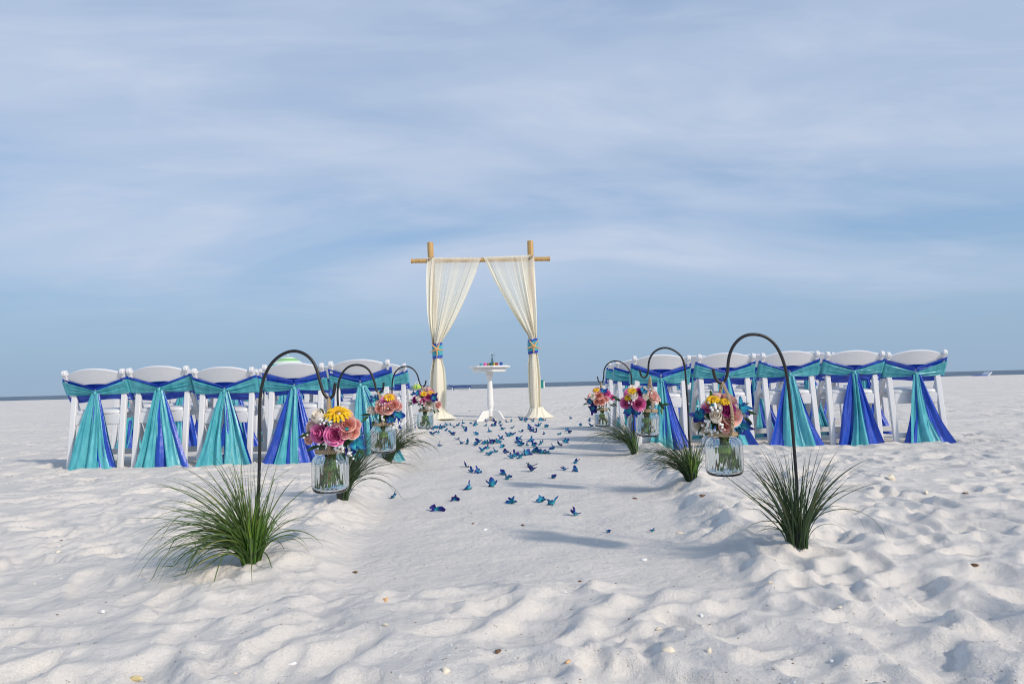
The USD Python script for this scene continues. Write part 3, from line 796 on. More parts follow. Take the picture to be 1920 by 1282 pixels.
# ---------------------------------------------------------------- shepherd hooks
def spline(pts, n):
    from scipy.interpolate import CubicSpline
    P = np.asarray(pts, float); d = np.concatenate([[0], np.cumsum(np.linalg.norm(np.diff(P, axis=0), axis=1))])
    return CubicSpline(d, P)(np.linspace(0, d[-1], n))
SIDE = {'L': 'left', 'R': 'right'}; DIST = {1: 'nearest', 2: 'middle', 3: 'farthest'}
HOOK_LOW = {}
for s, k, foot, pts in HOOKS:
    f = FEET[(s, k)]; Y = f[1]
    P = [at(px, py, Y) for px, py in pts]
    first = np.array([f[0], Y, f[2] - .10])
    path = spline([first, np.array([f[0], Y, f[2]])] + P, 150)
    i = max(range(len(pts) // 2, len(pts)), key=lambda j: pts[j][1])
    HOOK_LOW[(s, k)] = np.array(P[i])
    h = obj('shepherd_hook', tube(path, .0052, 12), 'black_iron', smooth=45)
    tag(h, f'black iron shepherd hook holding a jar, {DIST[k]} of the three on the {SIDE[s]}', 'hook', 'black shepherd hooks along the aisle')

# ---------------------------------------------------------------- grass clumps
def blades(n, az, spread, lean, lsp, length, droop, r, width=.0026, base_r=.018, kink=0.0):
    """az: list of (azimuth, weight); angles in degrees; azimuth 0 = +x, 90 = away"""
    vs, fs, cs, cnt = [], [], [], 0
    azs, w = np.array([a for a, _ in az], float), np.array([b for _, b in az], float)
    for i in range(n):
        a = math.radians(r.choice(azs, p=w / w.sum()) + r.normal(0, spread))
        th = math.radians(max(2, abs(lean + r.normal(0, lsp))))
        L = length * r.uniform(.55, 1.08)
        dr = droop * r.uniform(.4, 1.5)
        m = 16
        ds = L / (m - 1)
        rb = base_r * math.sqrt(r.random()); ab = r.uniform(0, 2 * PI)
        p = np.array([rb * math.cos(ab) + .010 * math.cos(a), rb * math.sin(ab) + .010 * math.sin(a), -.012])
        pts = [p]
        tw = r.normal(0, .25); kj = int(r.integers(7, 13)) if r.random() < .12 else 99; kd = r.uniform(.3, .8)
        for j in range(m - 1):
            t = j / (m - 1)
            phi = min(th * (.35 + .65 * min(1, t * 3)) + dr * t ** 1.4 * 1.6 + (kd if j >= kj else 0), 2.75)
            aa = a + tw * t
            p = p + ds * np.array([math.sin(phi) * math.cos(aa), math.sin(phi) * math.sin(aa), math.cos(phi)])
            if p[2] < .004 and j > 2:
                p[2] = .004
            pts.append(p)
        P = np.array(pts)
        T = np.gradient(P, axis=0); T /= np.maximum(np.linalg.norm(T, axis=1, keepdims=True), 1e-9)
        sd = np.array([-math.sin(a), math.cos(a), 0]); rot = r.normal(0, .8)
        Nn = np.cross(T, sd); Nn /= np.maximum(np.linalg.norm(Nn, axis=1, keepdims=True), 1e-9)
        W = sd * math.cos(rot) + Nn * math.sin(rot)
        t = np.linspace(0, 1, m)[:, None]
        wd = .80 * width * r.uniform(.7, 1.25) * np.clip(1.15 - t ** 2.2 * 1.1, .10, 1)
        Vv = np.cross(W, T)
        G = np.stack([P - W * wd, P + Vv * wd * .45, P + W * wd], 1)
        v, q = grid(G)
        vs.append(v); fs.append(q + cnt); cnt += len(v)
        hue = r.random()
        b0 = np.array([.022, .048, .017]) * (1 - hue) + np.array([.046, .100, .030]) * hue
        tip = np.array([.062, .078, .040])
        col = b0[None, None] * (1 - t[:, :, None] * .6) + tip * t[:, :, None] * .6
        straw = np.array([.20, .17, .07]); sw = (r.random() < .10) * r.uniform(.4, .9)
        col = col * (1 - sw * t[:, :, None]) + straw * sw * t[:, :, None]
        cs.append(np.broadcast_to(col, (m, 3, 3)).reshape(-1, 3))
    return (np.vstack(vs), np.vstack(fs)), np.vstack(cs)

def tuft(s, k, px, py, sets, label, bright=0, scale=1.0, glow=1.0):
    g = ground(px, py)
    g[2] = H(g[0], g[1])
    t = thing('grass_tuft', label, 'grass', g, group='grass tufts at the feet of the hooks')
    r = np.random.default_rng(1000 + k * 7 + (0 if s == 'L' else 3))
    for st in sets:
        m, c = blades(r=r, **st)
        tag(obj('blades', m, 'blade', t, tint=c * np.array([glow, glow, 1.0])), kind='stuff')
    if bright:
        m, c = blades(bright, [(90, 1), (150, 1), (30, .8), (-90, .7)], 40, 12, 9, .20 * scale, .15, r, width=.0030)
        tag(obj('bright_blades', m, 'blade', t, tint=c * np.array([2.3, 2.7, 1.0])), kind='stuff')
    kn = lathe([(0, -.02), (.016, -.02), (.021, .0), (.023, .03), (.015, .05), (0, .05)], 12)
    obj('bound_base', kn, 'blade', t, tint=np.full((len(kn[0]), 3), .022))
tuft('L', 1, 472, 1053, [
    dict(n=88, az=[(180, 3), (150, 2), (215, 2.6), (120, 1)], spread=24, lean=33, lsp=17, length=.40, droop=.80),
    dict(n=46, az=[(200, 2), (225, 1.5), (255, 1)], spread=16, lean=46, lsp=11, length=.41, droop=1.15),
    dict(n=34, az=[(180, 1.5), (205, 2), (228, 1)], spread=15, lean=62, lsp=10, length=.43, droop=.95),
    dict(n=24, az=[(0, 1.6), (30, 1), (-30, .9), (-70, .5)], spread=16, lean=30, lsp=12, length=.31, droop=1.25),
    dict(n=60, az=[(120, 1), (60, .6), (180, 1)], spread=40, lean=14, lsp=9, length=.36, droop=.22)],
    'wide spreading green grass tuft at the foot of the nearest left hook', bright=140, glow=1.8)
tuft('R', 1, 1496, 1024, [
    dict(n=80, az=[(90, 1), (0, 1), (180, 1.2), (-90, .7)], spread=50, lean=10, lsp=8, length=.31, droop=.30, base_r=.022, width=.0034),
    dict(n=28, az=[(180, 2), (160, 1), (205, 1)], spread=16, lean=31, lsp=9, length=.31, droop=.22, base_r=.022),
    dict(n=20, az=[(0, 2), (25, 1), (-20, .6)], spread=14, lean=25, lsp=9, length=.31, droop=.30, base_r=.022),
    dict(n=5, az=[(-5, 1)], spread=10, lean=38, lsp=6, length=.40, droop=1.35),
    dict(n=4, az=[(12, 1)], spread=8, lean=36, lsp=4, length=.40, droop=.35, width=.0038),
    dict(n=4, az=[(195, 1)], spread=10, lean=45, lsp=6, length=.24, droop=.8)],
    'upright dark green grass tuft at the foot of the nearest right hook', bright=0)
tuft('L', 2, 640, 933, [
    dict(n=120, az=[(0, 2), (30, 1.4), (-25, 1)], spread=18, lean=22, lsp=7, length=.40, droop=.30),
    dict(n=26, az=[(0, 1), (-20, 1)], spread=20, lean=35, lsp=9, length=.44, droop=1.0)],
    'narrow green grass tuft leaning right behind the nearest left jar')
tuft('L', 3, 727, 866, [
    dict(n=110, az=[(0, 2), (30, 1), (-30, 1), (180, .8), (90, .6)], spread=28, lean=26, lsp=12, length=.42, droop=.55),
    dict(n=54, az=[(0, 2), (-25, 1.6), (20, 1)], spread=14, lean=40, lsp=9, length=.52, droop=1.0)],
    'drooping green grass tuft at the foot of the farthest left hook')
tuft('R', 2, 1297, 899, [
    dict(n=130, az=[(180, 2), (150, 1), (210, 1.3), (90, 1)], spread=26, lean=32, lsp=14, length=.33, droop=.55),
    dict(n=50, az=[(180, 1), (200, 1.3), (165, 1)], spread=12, lean=46, lsp=9, length=.44, droop=.85),
    dict(n=46, az=[(60, 1), (120, 1), (0, .4)], spread=30, lean=10, lsp=8, length=.27, droop=.2)],
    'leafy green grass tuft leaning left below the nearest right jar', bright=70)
tuft('R', 3, 1190, 849, [
    dict(n=110, az=[(180, 2), (150, 1), (215, 1), (90, .7)], spread=24, lean=30, lsp=13, length=.42, droop=.5),
    dict(n=46, az=[(180, 2), (195, 1), (165, 1)], spread=10, lean=47, lsp=8, length=.56, droop=.75)],
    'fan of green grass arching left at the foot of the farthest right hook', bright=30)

# ---------------------------------------------------------------- jars
JR, JH = .0590, .128
def make_jar(label, loc, rot, rope_top, fwd, seed):
    t = thing('hanging_jar', label, 'jar', loc, rot, 'ribbed glass jars hanging from the hooks')
    nfl = 28
    def fl(th, prof):
        z = prof[:, 1:2]; w = sm(.012, .024, z) * (1 - sm(JH - .036, JH - .016, z)) * (prof[:, 2:] if prof.shape[1] > 2 else 1)
        return 1 + .010 * w * np.cos(nfl * th)
    o = [(0, 0), (.044, 0), (.052, .003), (.057, .010), (JR, .022), (JR, .09), (.0585, .10), (.055, .110), (.048, .118), (.0425, .122), (.0415, .128), (.0415, .140), (.0430, .142), (.0430, .147)]
    i_ = [(.0395, .147), (.0385, .128), (.0395, .121), (.046, .1155), (.0525, .107), (.0555, .098), (.0555, .022), (.053, .012), (.047, .008), (0, .007)]
    op = np.array([(a, b, 1) for a, b in o] + [(a, b, 0) for a, b in i_])
    zz = []
    for a, b in zip(op[:-1], op[1:]):
        n = max(1, int(abs(b[1] - a[1]) / .012))
        for q in range(n):
            zz.append(a + (b - a) * q / n)
    zz.append(op[-1]); op = np.array(zz); op[:, 2] = np.round(op[:, 2])
    obj('glass', lathe(op, nfl * 6, fl), 'glass', t, smooth=50)
    wl = .094
    obj('water', lathe([(0, .0085), (.046, .0092), (.0515, .0135), (.0545, .023), (.0548, wl - .002), (.0548, wl), (0, wl)], 48), 'water', t, smooth=40)
    th = np.linspace(0, 2 * PI * 3, 120)
    obj('twine_collar', tube(np.stack([.0455 * np.cos(th), .0455 * np.sin(th), .126 + .012 * th / (6 * PI)], 1), .0036, 7), 'rope', t)
    # rope handle, from collar front up to the hook and down behind
    rt_ = np.asarray(rope_top, float)
    a = np.linspace(0, 1, 26)[:, None]
    f0 = np.array([.010, -.047, .132]); b0_ = np.array([-.004, .047, .132])
    mid = np.array([f0[0] * .8 + rt_[0] * .2, -fwd, .132 + (rt_[2] - .132) * .45])
    front = (1 - a) ** 2 * f0 + 2 * a * (1 - a) * mid + a * a * rt_
    mid2 = np.array([b0_[0], .050, .132 + (rt_[2] - .132) * .45])
    back = (1 - a) ** 2 * rt_ + 2 * a * (1 - a) * mid2 + a * a * b0_
    P = np.vstack([front, back[1:]])
    k = np.linspace(0, 1, len(P))
    strands = []
    for q in range(3):
        ph = q * 2 * PI / 3 + k * 2 * PI * 17
        off = np.stack([np.cos(ph), np.sin(ph) * .6, np.zeros_like(ph)], 1) * .0026
        Pq = np.stack([np.interp(np.linspace(0, 1, 150), k, (P)[:, d]) for d in range(3)], 1)
        kk = np.linspace(0, 1, 150); ph = q * 2 * PI / 3 + kk * 2 * PI * 17
        Pq = Pq + np.stack([np.cos(ph), np.sin(ph), 0 * ph], 1) * .0027
        strands.append(tube(Pq, .0030, 6))
    obj('rope_handle', cat(*strands), 'rope', t)
    return t

# ---------------------------------------------------------------- flowers
COL = dict(white=((.80, .70, .55), (.86, .80, .72)), hot=((.68, .08, .34), (.88, .30, .56)), mag=((.40, .02, .22), (.60, .05, .34)), peach=((.88, .34, .26), (.93, .60, .52)),
           pink=((.86, .42, .36), (.93, .66, .60)), pale=((.86, .58, .50), (.92, .76, .70)))
def rose_petals(R, kind, seed, bud=False):
    """returns list of ((v, f), tint); rose faces +z, centred at its middle"""
    r = np.random.default_rng(seed)
    c0, c1 = map(np.array, COL[kind])
    out = []
    layers = [(2, .16, .98, .0), (3, .30, 1.0, .02), (3, .46, .99, .06), (4, .64, .93, .13), (5, .84, .78, .24)] if not bud else [(2, .25, 1.0, 0), (3, .48, 1.05, .02), (4, .72, .98, .06)]
    Hh = R * (1.3 if not bud else 1.75)
    for li, (n, rr, hh, curl) in enumerate(layers):
        off = r.random() * 2 * PI
        for k in range(n):
            a0 = off + k * 2 * PI / n + r.normal(0, .12)
            wdt = (2.5 if n <= 2 else 2 * PI / n * .78) * r.uniform(.92, 1.1)
            u = np.linspace(-1, 1, 9); v = np.linspace(0, 1, 9)
            U, V = np.meshgrid(u, v, indexing='ij')
            ang = a0 + U * wdt * (.45 + .55 * np.sin(np.clip(V * 1.25, 0, 1) * PI / 2))
            prof = np.sin(np.clip(V * .62, 0, .5) * PI) ** .75
            rad = R * rr * (.10 + .90 * prof) + R * curl * V ** 4 + R * .05 * (U ** 2) * V - R * .03
            top = hh * (1 - .16 * np.abs(U) ** 2.5 + .07 * np.sin(3.3 * U + seed * 1.7 + k * 2.1))
            z = Hh * (V * top - .62) - R * curl * .55 * np.clip(V - .72, 0, 1) * 3.0
            P = np.stack([rad * np.cos(ang), rad * np.sin(ang), z], -1)
            P += r.normal(0, R * .012, P.shape)
            t = (V ** .8 * (.45 + .55 * li / max(1, len(layers) - 1)))[..., None]
            if kind == 'white':
                col = c0 * (1 - t) + c1 * t
            else:
                col = c0 * (1 - t) + c1 * t
            out.append((grid(P), col.reshape(-1, 3) * r.uniform(.93, 1.05)))
    return out
def gerbera_petals(R, seed):
    r = np.random.default_rng(seed); out = []
    for ring, (n, L, lift) in enumerate(((17, 1.0, .10), (15, .80, .28))):
        for k in range(n):
            a = (k + .5 * ring) * 2 * PI / n + r.normal(0, .05)
            u = np.linspace(-1, 1, 5); v = np.linspace(0, 1, 8)
            U, V = np.meshgrid(u, v, indexing='ij')
            w = R * .135 * np.sin(np.clip(.15 + V * .85, 0, 1) * PI * .93) ** .6
            d = R * (.14 + .86 * V) * L * r.uniform(.97, 1.01) if False else R * (.14 + .86 * V) * L
            z = R * (lift * np.sin(V * 2.2) - .18 * V ** 2 * r.uniform(.3, 1.3)) + np.abs(U) * w * .35
            x, y = d, U * w
            P = np.stack([x * math.cos(a) - y * math.sin(a), x * math.sin(a) + y * math.cos(a), z], -1)
            col = np.array([.80, .42, .01]) * (1 - V[..., None]) + np.array([.88, .60, .02]) * V[..., None]
            out.append((grid(P), (col * r.uniform(.92, 1.05)).reshape(-1, 3)))
    return out
def orchid_petals(R, seed, hue=None, crush=False):
    r = np.random.default_rng(seed); out = []
    hue = r.random() if hue is None else hue
    tip = np.array([.030, .006, .11]) * hue + np.array([.008, .035, .34]) * (1 - hue)
    midc = np.array([.010, .022, .22]) * hue + np.array([.02, .22, .42]) * (1 - hue)
    core = np.array([.06, .52, .56]); k1 = r.uniform(.25, .75)
    spec = [(90, 1.0, .26), (210, .95, .26), (330, .95, .26), (25, .98, .44), (155, .98, .44)]
    for a, L, w0 in spec:
        if crush and r.random() < .14:
            continue
        a = math.radians(a + r.normal(0, 7))
        u = np.linspace(-1, 1, 6); v = np.linspace(0, 1, 9)
        U, V = np.meshgrid(u, v, indexing='ij')
        w = R * w0 * np.sin(np.clip(.06 + V * .94, 0, 1) ** .85 * PI) ** .75
        lift = r.uniform(.25, 1.2); bend = r.uniform(-1.0, .6)
        d = R * V * L; z = R * (lift * V + bend * .5 * V ** 2) + np.abs(U) ** 2 * w * .5
        P = np.stack([d * math.cos(a) - U * w * math.sin(a), d * math.sin(a) + U * w * math.cos(a), z], -1)
        if crush:
            P = P + R * .10 * np.sin(7 * V + 4 * U + r.random() * 6)[..., None] * r.normal(0, 1, 3)
        t = V[..., None]
        col = np.where(t < k1, core + (midc - core) * t / k1, midc + (tip - midc) * np.clip((t - k1) / .35, 0, 1))
        out.append((grid(P), (col * r.uniform(.85, 1.15)).reshape(-1, 3)))
    th = np.linspace(0, 2 * PI, 9); v = np.linspace(0, 1, 6)
    A, V = np.meshgrid(th, v, indexing='ij')
    P = np.stack([R * (.05 + .16 * V) * np.cos(A), R * (-.05 - .38 * V) + R * (.06 + .10 * V) * np.sin(A), R * (.10 + .30 * V)], -1)
    col = np.array([.04, .40, .45]) * (1 - V[..., None]) + tip * V[..., None]
    out.append((grid(P), col.reshape(-1, 3)))
    return out
def leaf_mesh(L, W, seed, bend=.25):
    r = np.random.default_rng(seed)
    u = np.linspace(-1, 1, 5); v = np.linspace(0, 1, 10)
    U, V = np.meshgrid(u, v, indexing='ij')
    w = W * np.sin(np.clip(V, 0, 1) ** .8 * PI) ** .9
    P = np.stack([U * w, V * L, -bend * L * V ** 2 + np.abs(U) * w * .45], -1)
    c = np.array([.024, .070, .022]) * r.uniform(.7, 1.8)
    return grid(P), np.broadcast_to(c, (P.shape[0] * P.shape[1], 3)).copy()

def xf(m, Rm, o):
    return (np.asarray(m[0]) @ Rm.T + np.asarray(o), m[1])

def add_flower(parent, name, petals, Rm, o, split):
    """split: each petal a sub-part of its flower"""
    items = [(xf(m, Rm, o), c) for m, c in petals]
    if split:
        n0 = max(1, len(items) // 4)
        head, rest = items[:n0], items[n0:]
        f = obj(name, cat(*[m for m, _ in head]), 'petal', parent, tint=np.vstack([c for _, c in head]))
        for m, c in rest:
            obj('petal', m, 'petal', f, tint=c)
    else:
        f = obj(name, cat(*[m for m, _ in items]), 'petal', parent, tint=np.vstack([c for _, c in items]))
    return f

def bouquet(s, k, neck, flowers, label, jar_label, tilt=0.0, spread_px=50, fwd=.06, breath=(), leaves=()):
    low = HOOK_LOW[(s, k)]; Y = low[1]
    nk = at(neck[0], neck[1], Y)                      # the jar's rim
    base = nk - np.array([0, 0, .129])
    px2m = Y / FPX
    jar = make_jar(jar_label, base, (0, tilt, 0), (low - base) + np.array([0, 0, .004]), fwd, k)
    bq = thing('bouquet', label, 'bouquet', base, (0, 0, 0), 'bouquets in the hanging jars')
    r = np.random.default_rng(500 + 10 * k + (0 if s == 'L' else 5))
    cxp = np.mean([f[1] for f in flowers]); cyp = np.mean([f[2] for f in flowers])
    C = at(cxp, cyp, Y) - base
    C[2] = max(C[2], .165)
    Rd = spread_px * px2m
    split = k == 1
    def place(px, py, depth=None):
        o = at(px, py, Y) - base
        d = math.hypot(o[0] - C[0], (o[2] - C[2]))
        yy = -math.sqrt(max(Rd * Rd - d * d, (.25 * Rd) ** 2)) * .95 if depth is None else depth
        o = at(px, py, Y + yy) - base
        n = (o - C); n = n / np.linalg.norm(n) * .8 + np.array([0, -.85, .25])
        return o, n
    for q, (kind, px, py, rp) in enumerate(flowers):
        R = rp * px2m
        o, n = place(px, py)
        Rm = frame(n, r.uniform(0, 6.28))
        sd = int(k * 100 + q * 7 + (50 if s == 'R' else 0))
        if kind in COL:
            add_flower(bq, 'rose', rose_petals(R * .98, kind, sd), Rm, o, split)
        elif kind == 'bud':
            add_flower(bq, 'rose', rose_petals(R * .85, 'white', sd, True), frame(n * .6 + np.array([-.2, -.1, .9])), o, split)
        elif kind == 'yellow':
            add_flower(bq, 'gerbera', gerbera_petals(R * .95, sd), frame(n * .55 + np.array([0, .1, .75])), o, False)
            kn = trimesh.creation.icosphere(1, 1.0); kv = kn.vertices * np.array([R * .22, R * .22, R * .1])
            obj('flower_eye', xf((kv, kn.faces), frame(n * .55 + np.array([0, .1, .75])), o + np.array([0, 0, R * .1])), 'petal', bq, tint=np.broadcast_to([.45, .22, .01], (len(kv), 3)))
        elif kind in ('orchid', 'navy'):
            add_flower(bq, 'orchid', orchid_petals(R * 1.1, sd, .25 if kind == 'orchid' else .95), Rm, o, split)
        elif kind == 'teal':
            kn = trimesh.creation.icosphere(2, 1.0); kv = kn.vertices * np.array([R * .8, R * .8, R * 1.2])
            obj('orchid_bud', xf((kv, kn.faces), Rm, o), 'petal', bq, tint=np.broadcast_to([.02, .26, .30], (len(kv), 3)) * (1 + .4 * kn.vertices[:, 2:]))
    # flowers on the far side
    for q in range(9):
        a = r.uniform(.1, PI - .1); e = r.uniform(-.1, 1.1)
        o = C + Rd * .78 * np.array([math.cos(a) * math.cos(e), math.sin(a) * math.cos(e), math.sin(e)])
        kind = ('pink', 'hot', 'white', 'peach', 'pale')[q % 5]
        add_flower(bq, 'rose', rose_petals(Rd * .34, kind, 3000 + q + 40 * k), frame(o - C), o, False)
    # foliage filling the middle
    ms, cs = [], []
    for q in range(80):
        d = r.normal(0, 1, 3); d /= np.linalg.norm(d); d[2] = d[2] * .75 - .10
        m, c = leaf_mesh(Rd * r.uniform(.45, .68), Rd * .13, 70 + q)
        n = np.cross(d, r.normal(0, 1, 3)); n /= np.linalg.norm(n)
        Rm = np.stack([np.cross(d, n), d, n], 1)
        ms.append(xf(m, Rm, C + d * Rd * .28 + np.array([0, .02 * 0, -.1 * Rd]))); cs.append(c)
    tag(obj('foliage', cat(*ms), 'leaf', bq, tint=np.vstack(cs)), kind='stuff')
    for q, (px, py, ang, Lp) in enumerate(leaves):
        o = at(px, py, Y - .35 * Rd) - base
        a = math.radians(ang)
        d = np.array([math.cos(a), -.25, math.sin(a)]); d /= np.linalg.norm(d)
        n = np.cross(d, np.array([0, 0, 1.0]) * .6 + np.array([0, 1, 0]) * .8); n /= np.linalg.norm(n); nn = np.cross(n, d)
        m, c = leaf_mesh(Lp * px2m, Lp * px2m * .17, 900 + q, .12)
        obj('leaf', xf(m, np.stack([n, d, nn], 1), o), 'leaf', bq, tint=c)
    # baby's breath
    bs = []
    for (px, py, n, sp) in breath:
        for q in range(n):
            o, nn = place(px + r.normal(0, sp), py + r.normal(0, sp * .8))
            o = o + np.array([0, -.012 * (Y / 2.2) ** .3, 0])
            sph = trimesh.creation.icosphere(1, r.uniform(.0030, .0050))
            vv = sph.vertices * (1 + .12 * r.normal(0, 1, (len(sph.vertices), 1)))
            bs.append((vv + o, sph.faces))
    if bs:
        tag(obj('baby_breath', cat(*bs), 'white_flower', bq, smooth=False), kind='stuff')
    # stems standing in the water
    st = []
    for q in range(16):
        a = r.uniform(0, 2 * PI); b = a + r.normal(2.6, .5)
        lowp = np.array([.030 * math.cos(a) + .008 * (1 if s == 'R' else 0), .030 * math.sin(a), r.uniform(.012, .034)])
        topp = np.array([.020 * math.cos(b), .020 * math.sin(b), .138])
        tt = np.linspace(0, 1, 6)[:, None]
        end = C + np.array([.3 * Rd * math.cos(b), .3 * Rd * math.sin(b), 0])
        st.append(((tube(np.vstack([lowp * (1 - tt) + topp * tt, end[None]]), r.uniform(.0022, .0038), 7)), np.array([.10, .20, .03]) * r.uniform(.5, 1.5) if q % 4 else np.array([.20, .13, .04])))
    obj('stems', cat(*[m for m, _ in st]), 'leaf', bq, tint=np.vstack([np.broadcast_to(c, (len(m[0]), 3)) for m, c in st]))
    ml = lathe([(0, .070), (.016, .070), (.018, .075), (.018, .092), (.016, .096), (0, .096)], 16)
    obj('stem_wrap', ml, 'leaf', bq, tint=np.broadcast_to([.24, .42, .08], (len(ml[0]), 3)))

bouquet('L', 1, (619, 847), [
    ('bud', 600, 783, 21), ('yellow', 634, 776, 27), ('peach', 652, 795, 15), ('peach', 661, 810, 13), ('pink', 648, 811, 12), ('peach', 665, 797, 12),
    ('pale', 583, 800, 14), ('pink', 579, 822, 12), ('hot', 598, 812, 18), ('hot', 628, 815, 20), ('orchid', 668, 832, 16), ('navy', 655, 844, 11), ('teal', 637, 788, 5), ('teal', 650, 804, 5), ('teal', 618, 796, 4), ('white', 626, 790, 12)],
    'large bouquet of pink roses and yellow gerbera in the nearest left jar', 'ribbed glass jar with rope handle, nearest on the left of the aisle', spread_px=44,
    breath=[(613, 788, 16, 6), (614, 828, 9, 4), (642, 838, 16, 6), (656, 848, 8, 6), (638, 783, 6, 6), (572, 812, 4, 3)],
    leaves=[(590, 812, 190, 30), (608, 826, 250, 26), (600, 800, 60, 20), (600, 836, 195, 26), (640, 845, 300, 22), (612, 842, 270, 18), (606, 776, 110, 14), (670, 842, 320, 22)])
bouquet('L', 2, (718, 796), [
    ('bud', 697, 770, 12), ('peach', 712, 765, 10), ('pink', 728, 766, 11), ('peach', 739, 758, 10), ('pink', 746, 762, 9), ('peach', 719, 770, 8), ('hot', 723, 751, 9), ('yellow', 729, 745, 12), ('navy', 705, 749, 10), ('orchid', 745, 777, 12), ('orchid', 733, 786, 9), ('pale', 711, 756, 8)],
    'bouquet of peach roses, blue orchids and one white rose in the middle left jar', 'ribbed glass jar hanging in the middle of the left three', spread_px=30,
    breath=[(746, 793, 22, 5), (718, 784, 8, 3), (722, 756, 5, 4), (706, 784, 4, 4)],
    leaves=[(695, 778, 175, 18), (692, 780, 215, 18), (705, 786, 235, 16), (725, 789, 270, 12), (715, 788, 250, 14)])
bouquet('L', 3, (797, 770), [
    ('mag', 779, 750, 7), ('bud', 785, 748, 8), ('yellow', 795, 738, 8), ('yellow', 807, 736, 7), ('hot', 803, 743, 8), ('white', 803, 757, 9), ('pink', 822, 759, 7), ('navy', 813, 746, 9), ('navy', 776, 739, 6), ('hot', 793, 752, 6), ('pale', 818, 748, 5), ('orchid', 784, 738, 6)],
    'small bouquet of white and pink flowers in the farthest left jar', 'ribbed glass jar hanging farthest away on the left', spread_px=23,
    breath=[(788, 759, 16, 4), (802, 764, 16, 4), (820, 752, 6, 2), (780, 758, 6, 3)],
    leaves=[(775, 755, 175, 11), (774, 757, 195, 10), (812, 768, 300, 10), (818, 767, 320, 9), (790, 764, 250, 9), (776, 752, 155, 9)])
bouquet('R', 1, (1356, 815), [
    ('bud', 1343, 783, 17), ('white', 1314, 796, 18), ('pink', 1374, 781, 18), ('peach', 1362, 798, 14), ('hot', 1325, 765, 9), ('mag', 1366, 768, 13), ('yellow', 1336, 749, 15), ('yellow', 1360, 753, 12), ('pink', 1330, 757, 9), ('navy', 1314, 778, 16), ('orchid', 1386, 762, 17), ('navy', 1391, 770, 12), ('navy', 1389, 799, 14), ('orchid', 1382, 806, 9), ('teal', 1336, 759, 4), ('white', 1345, 766, 9)],
    'large bouquet with cream and pink roses and purple orchids in the nearest right jar', 'ribbed glass jar with rope handle, nearest on the right of the aisle', spread_px=42, fwd=.125,
    breath=[(1324, 803, 8, 6), (1340, 808, 6, 5), (1343, 764, 9, 5), (1320, 753, 9, 5), (1347, 800, 3, 4), (1312, 812, 5, 4), (1325, 790, 5, 4)],
    leaves=[(1316, 800, 235, 18), (1392, 772, 352, 26), (1395, 783, 320, 20), (1330, 812, 200, 22), (1350, 812, 270, 14), (1385, 765, 30, 22), (1335, 745, 105, 16), (1375, 808, 300, 16)])
bouquet('R', 2, (1212, 771), [
    ('bud', 1189, 743, 12), ('hot', 1198, 757, 13), ('hot', 1173, 755, 11), ('pink', 1225, 743, 12), ('bud', 1210, 745, 10), ('yellow', 1186, 733, 11), ('yellow', 1178, 745, 9), ('navy', 1180, 768, 11), ('orchid', 1192, 772, 9), ('mag', 1198, 735, 8), ('orchid', 1206, 734, 8), ('pale', 1232, 748, 9)],
    'bouquet with two hot pink roses and cream buds in the middle right jar', 'tilted ribbed glass jar in the middle of the right three', spread_px=31, tilt=5,
    breath=[(1228, 755, 10, 4), (1203, 769, 6, 3), (1182, 752, 5, 3), (1214, 736, 4, 4)],
    leaves=[(1235, 752, 300, 20), (1240, 760, 10, 18), (1165, 753, 150, 18), (1180, 772, 240, 16), (1210, 768, 260, 14), (1240, 764, 270, 14)])
bouquet('R', 3, (1128, 768), [
    ('bud', 1112, 745, 9), ('peach', 1123, 741, 8), ('peach', 1120, 753, 7), ('peach', 1128, 752, 8), ('pink', 1136, 749, 7), ('hot', 1138, 738, 8), ('hot', 1148, 745, 6), ('yellow', 1118, 731, 7), ('orchid', 1131, 734, 7), ('navy', 1112, 765, 10), ('navy', 1107, 752, 6), ('pale', 1105, 752, 6)],
    'small bouquet of peach and pink roses in the farthest right jar', 'ribbed glass jar hanging farthest away on the right', spread_px=23,
    breath=[(1141, 754, 10, 3), (1132, 759, 8, 4), (1122, 762, 6, 3), (1104, 757, 3, 2)],
    leaves=[(1103, 752, 140, 11), (1102, 757, 185, 11), (1145, 748, 25, 13), (1142, 758, 340, 12), (1148, 756, 330, 11), (1120, 766, 240, 10), (1140, 764, 300, 9)])

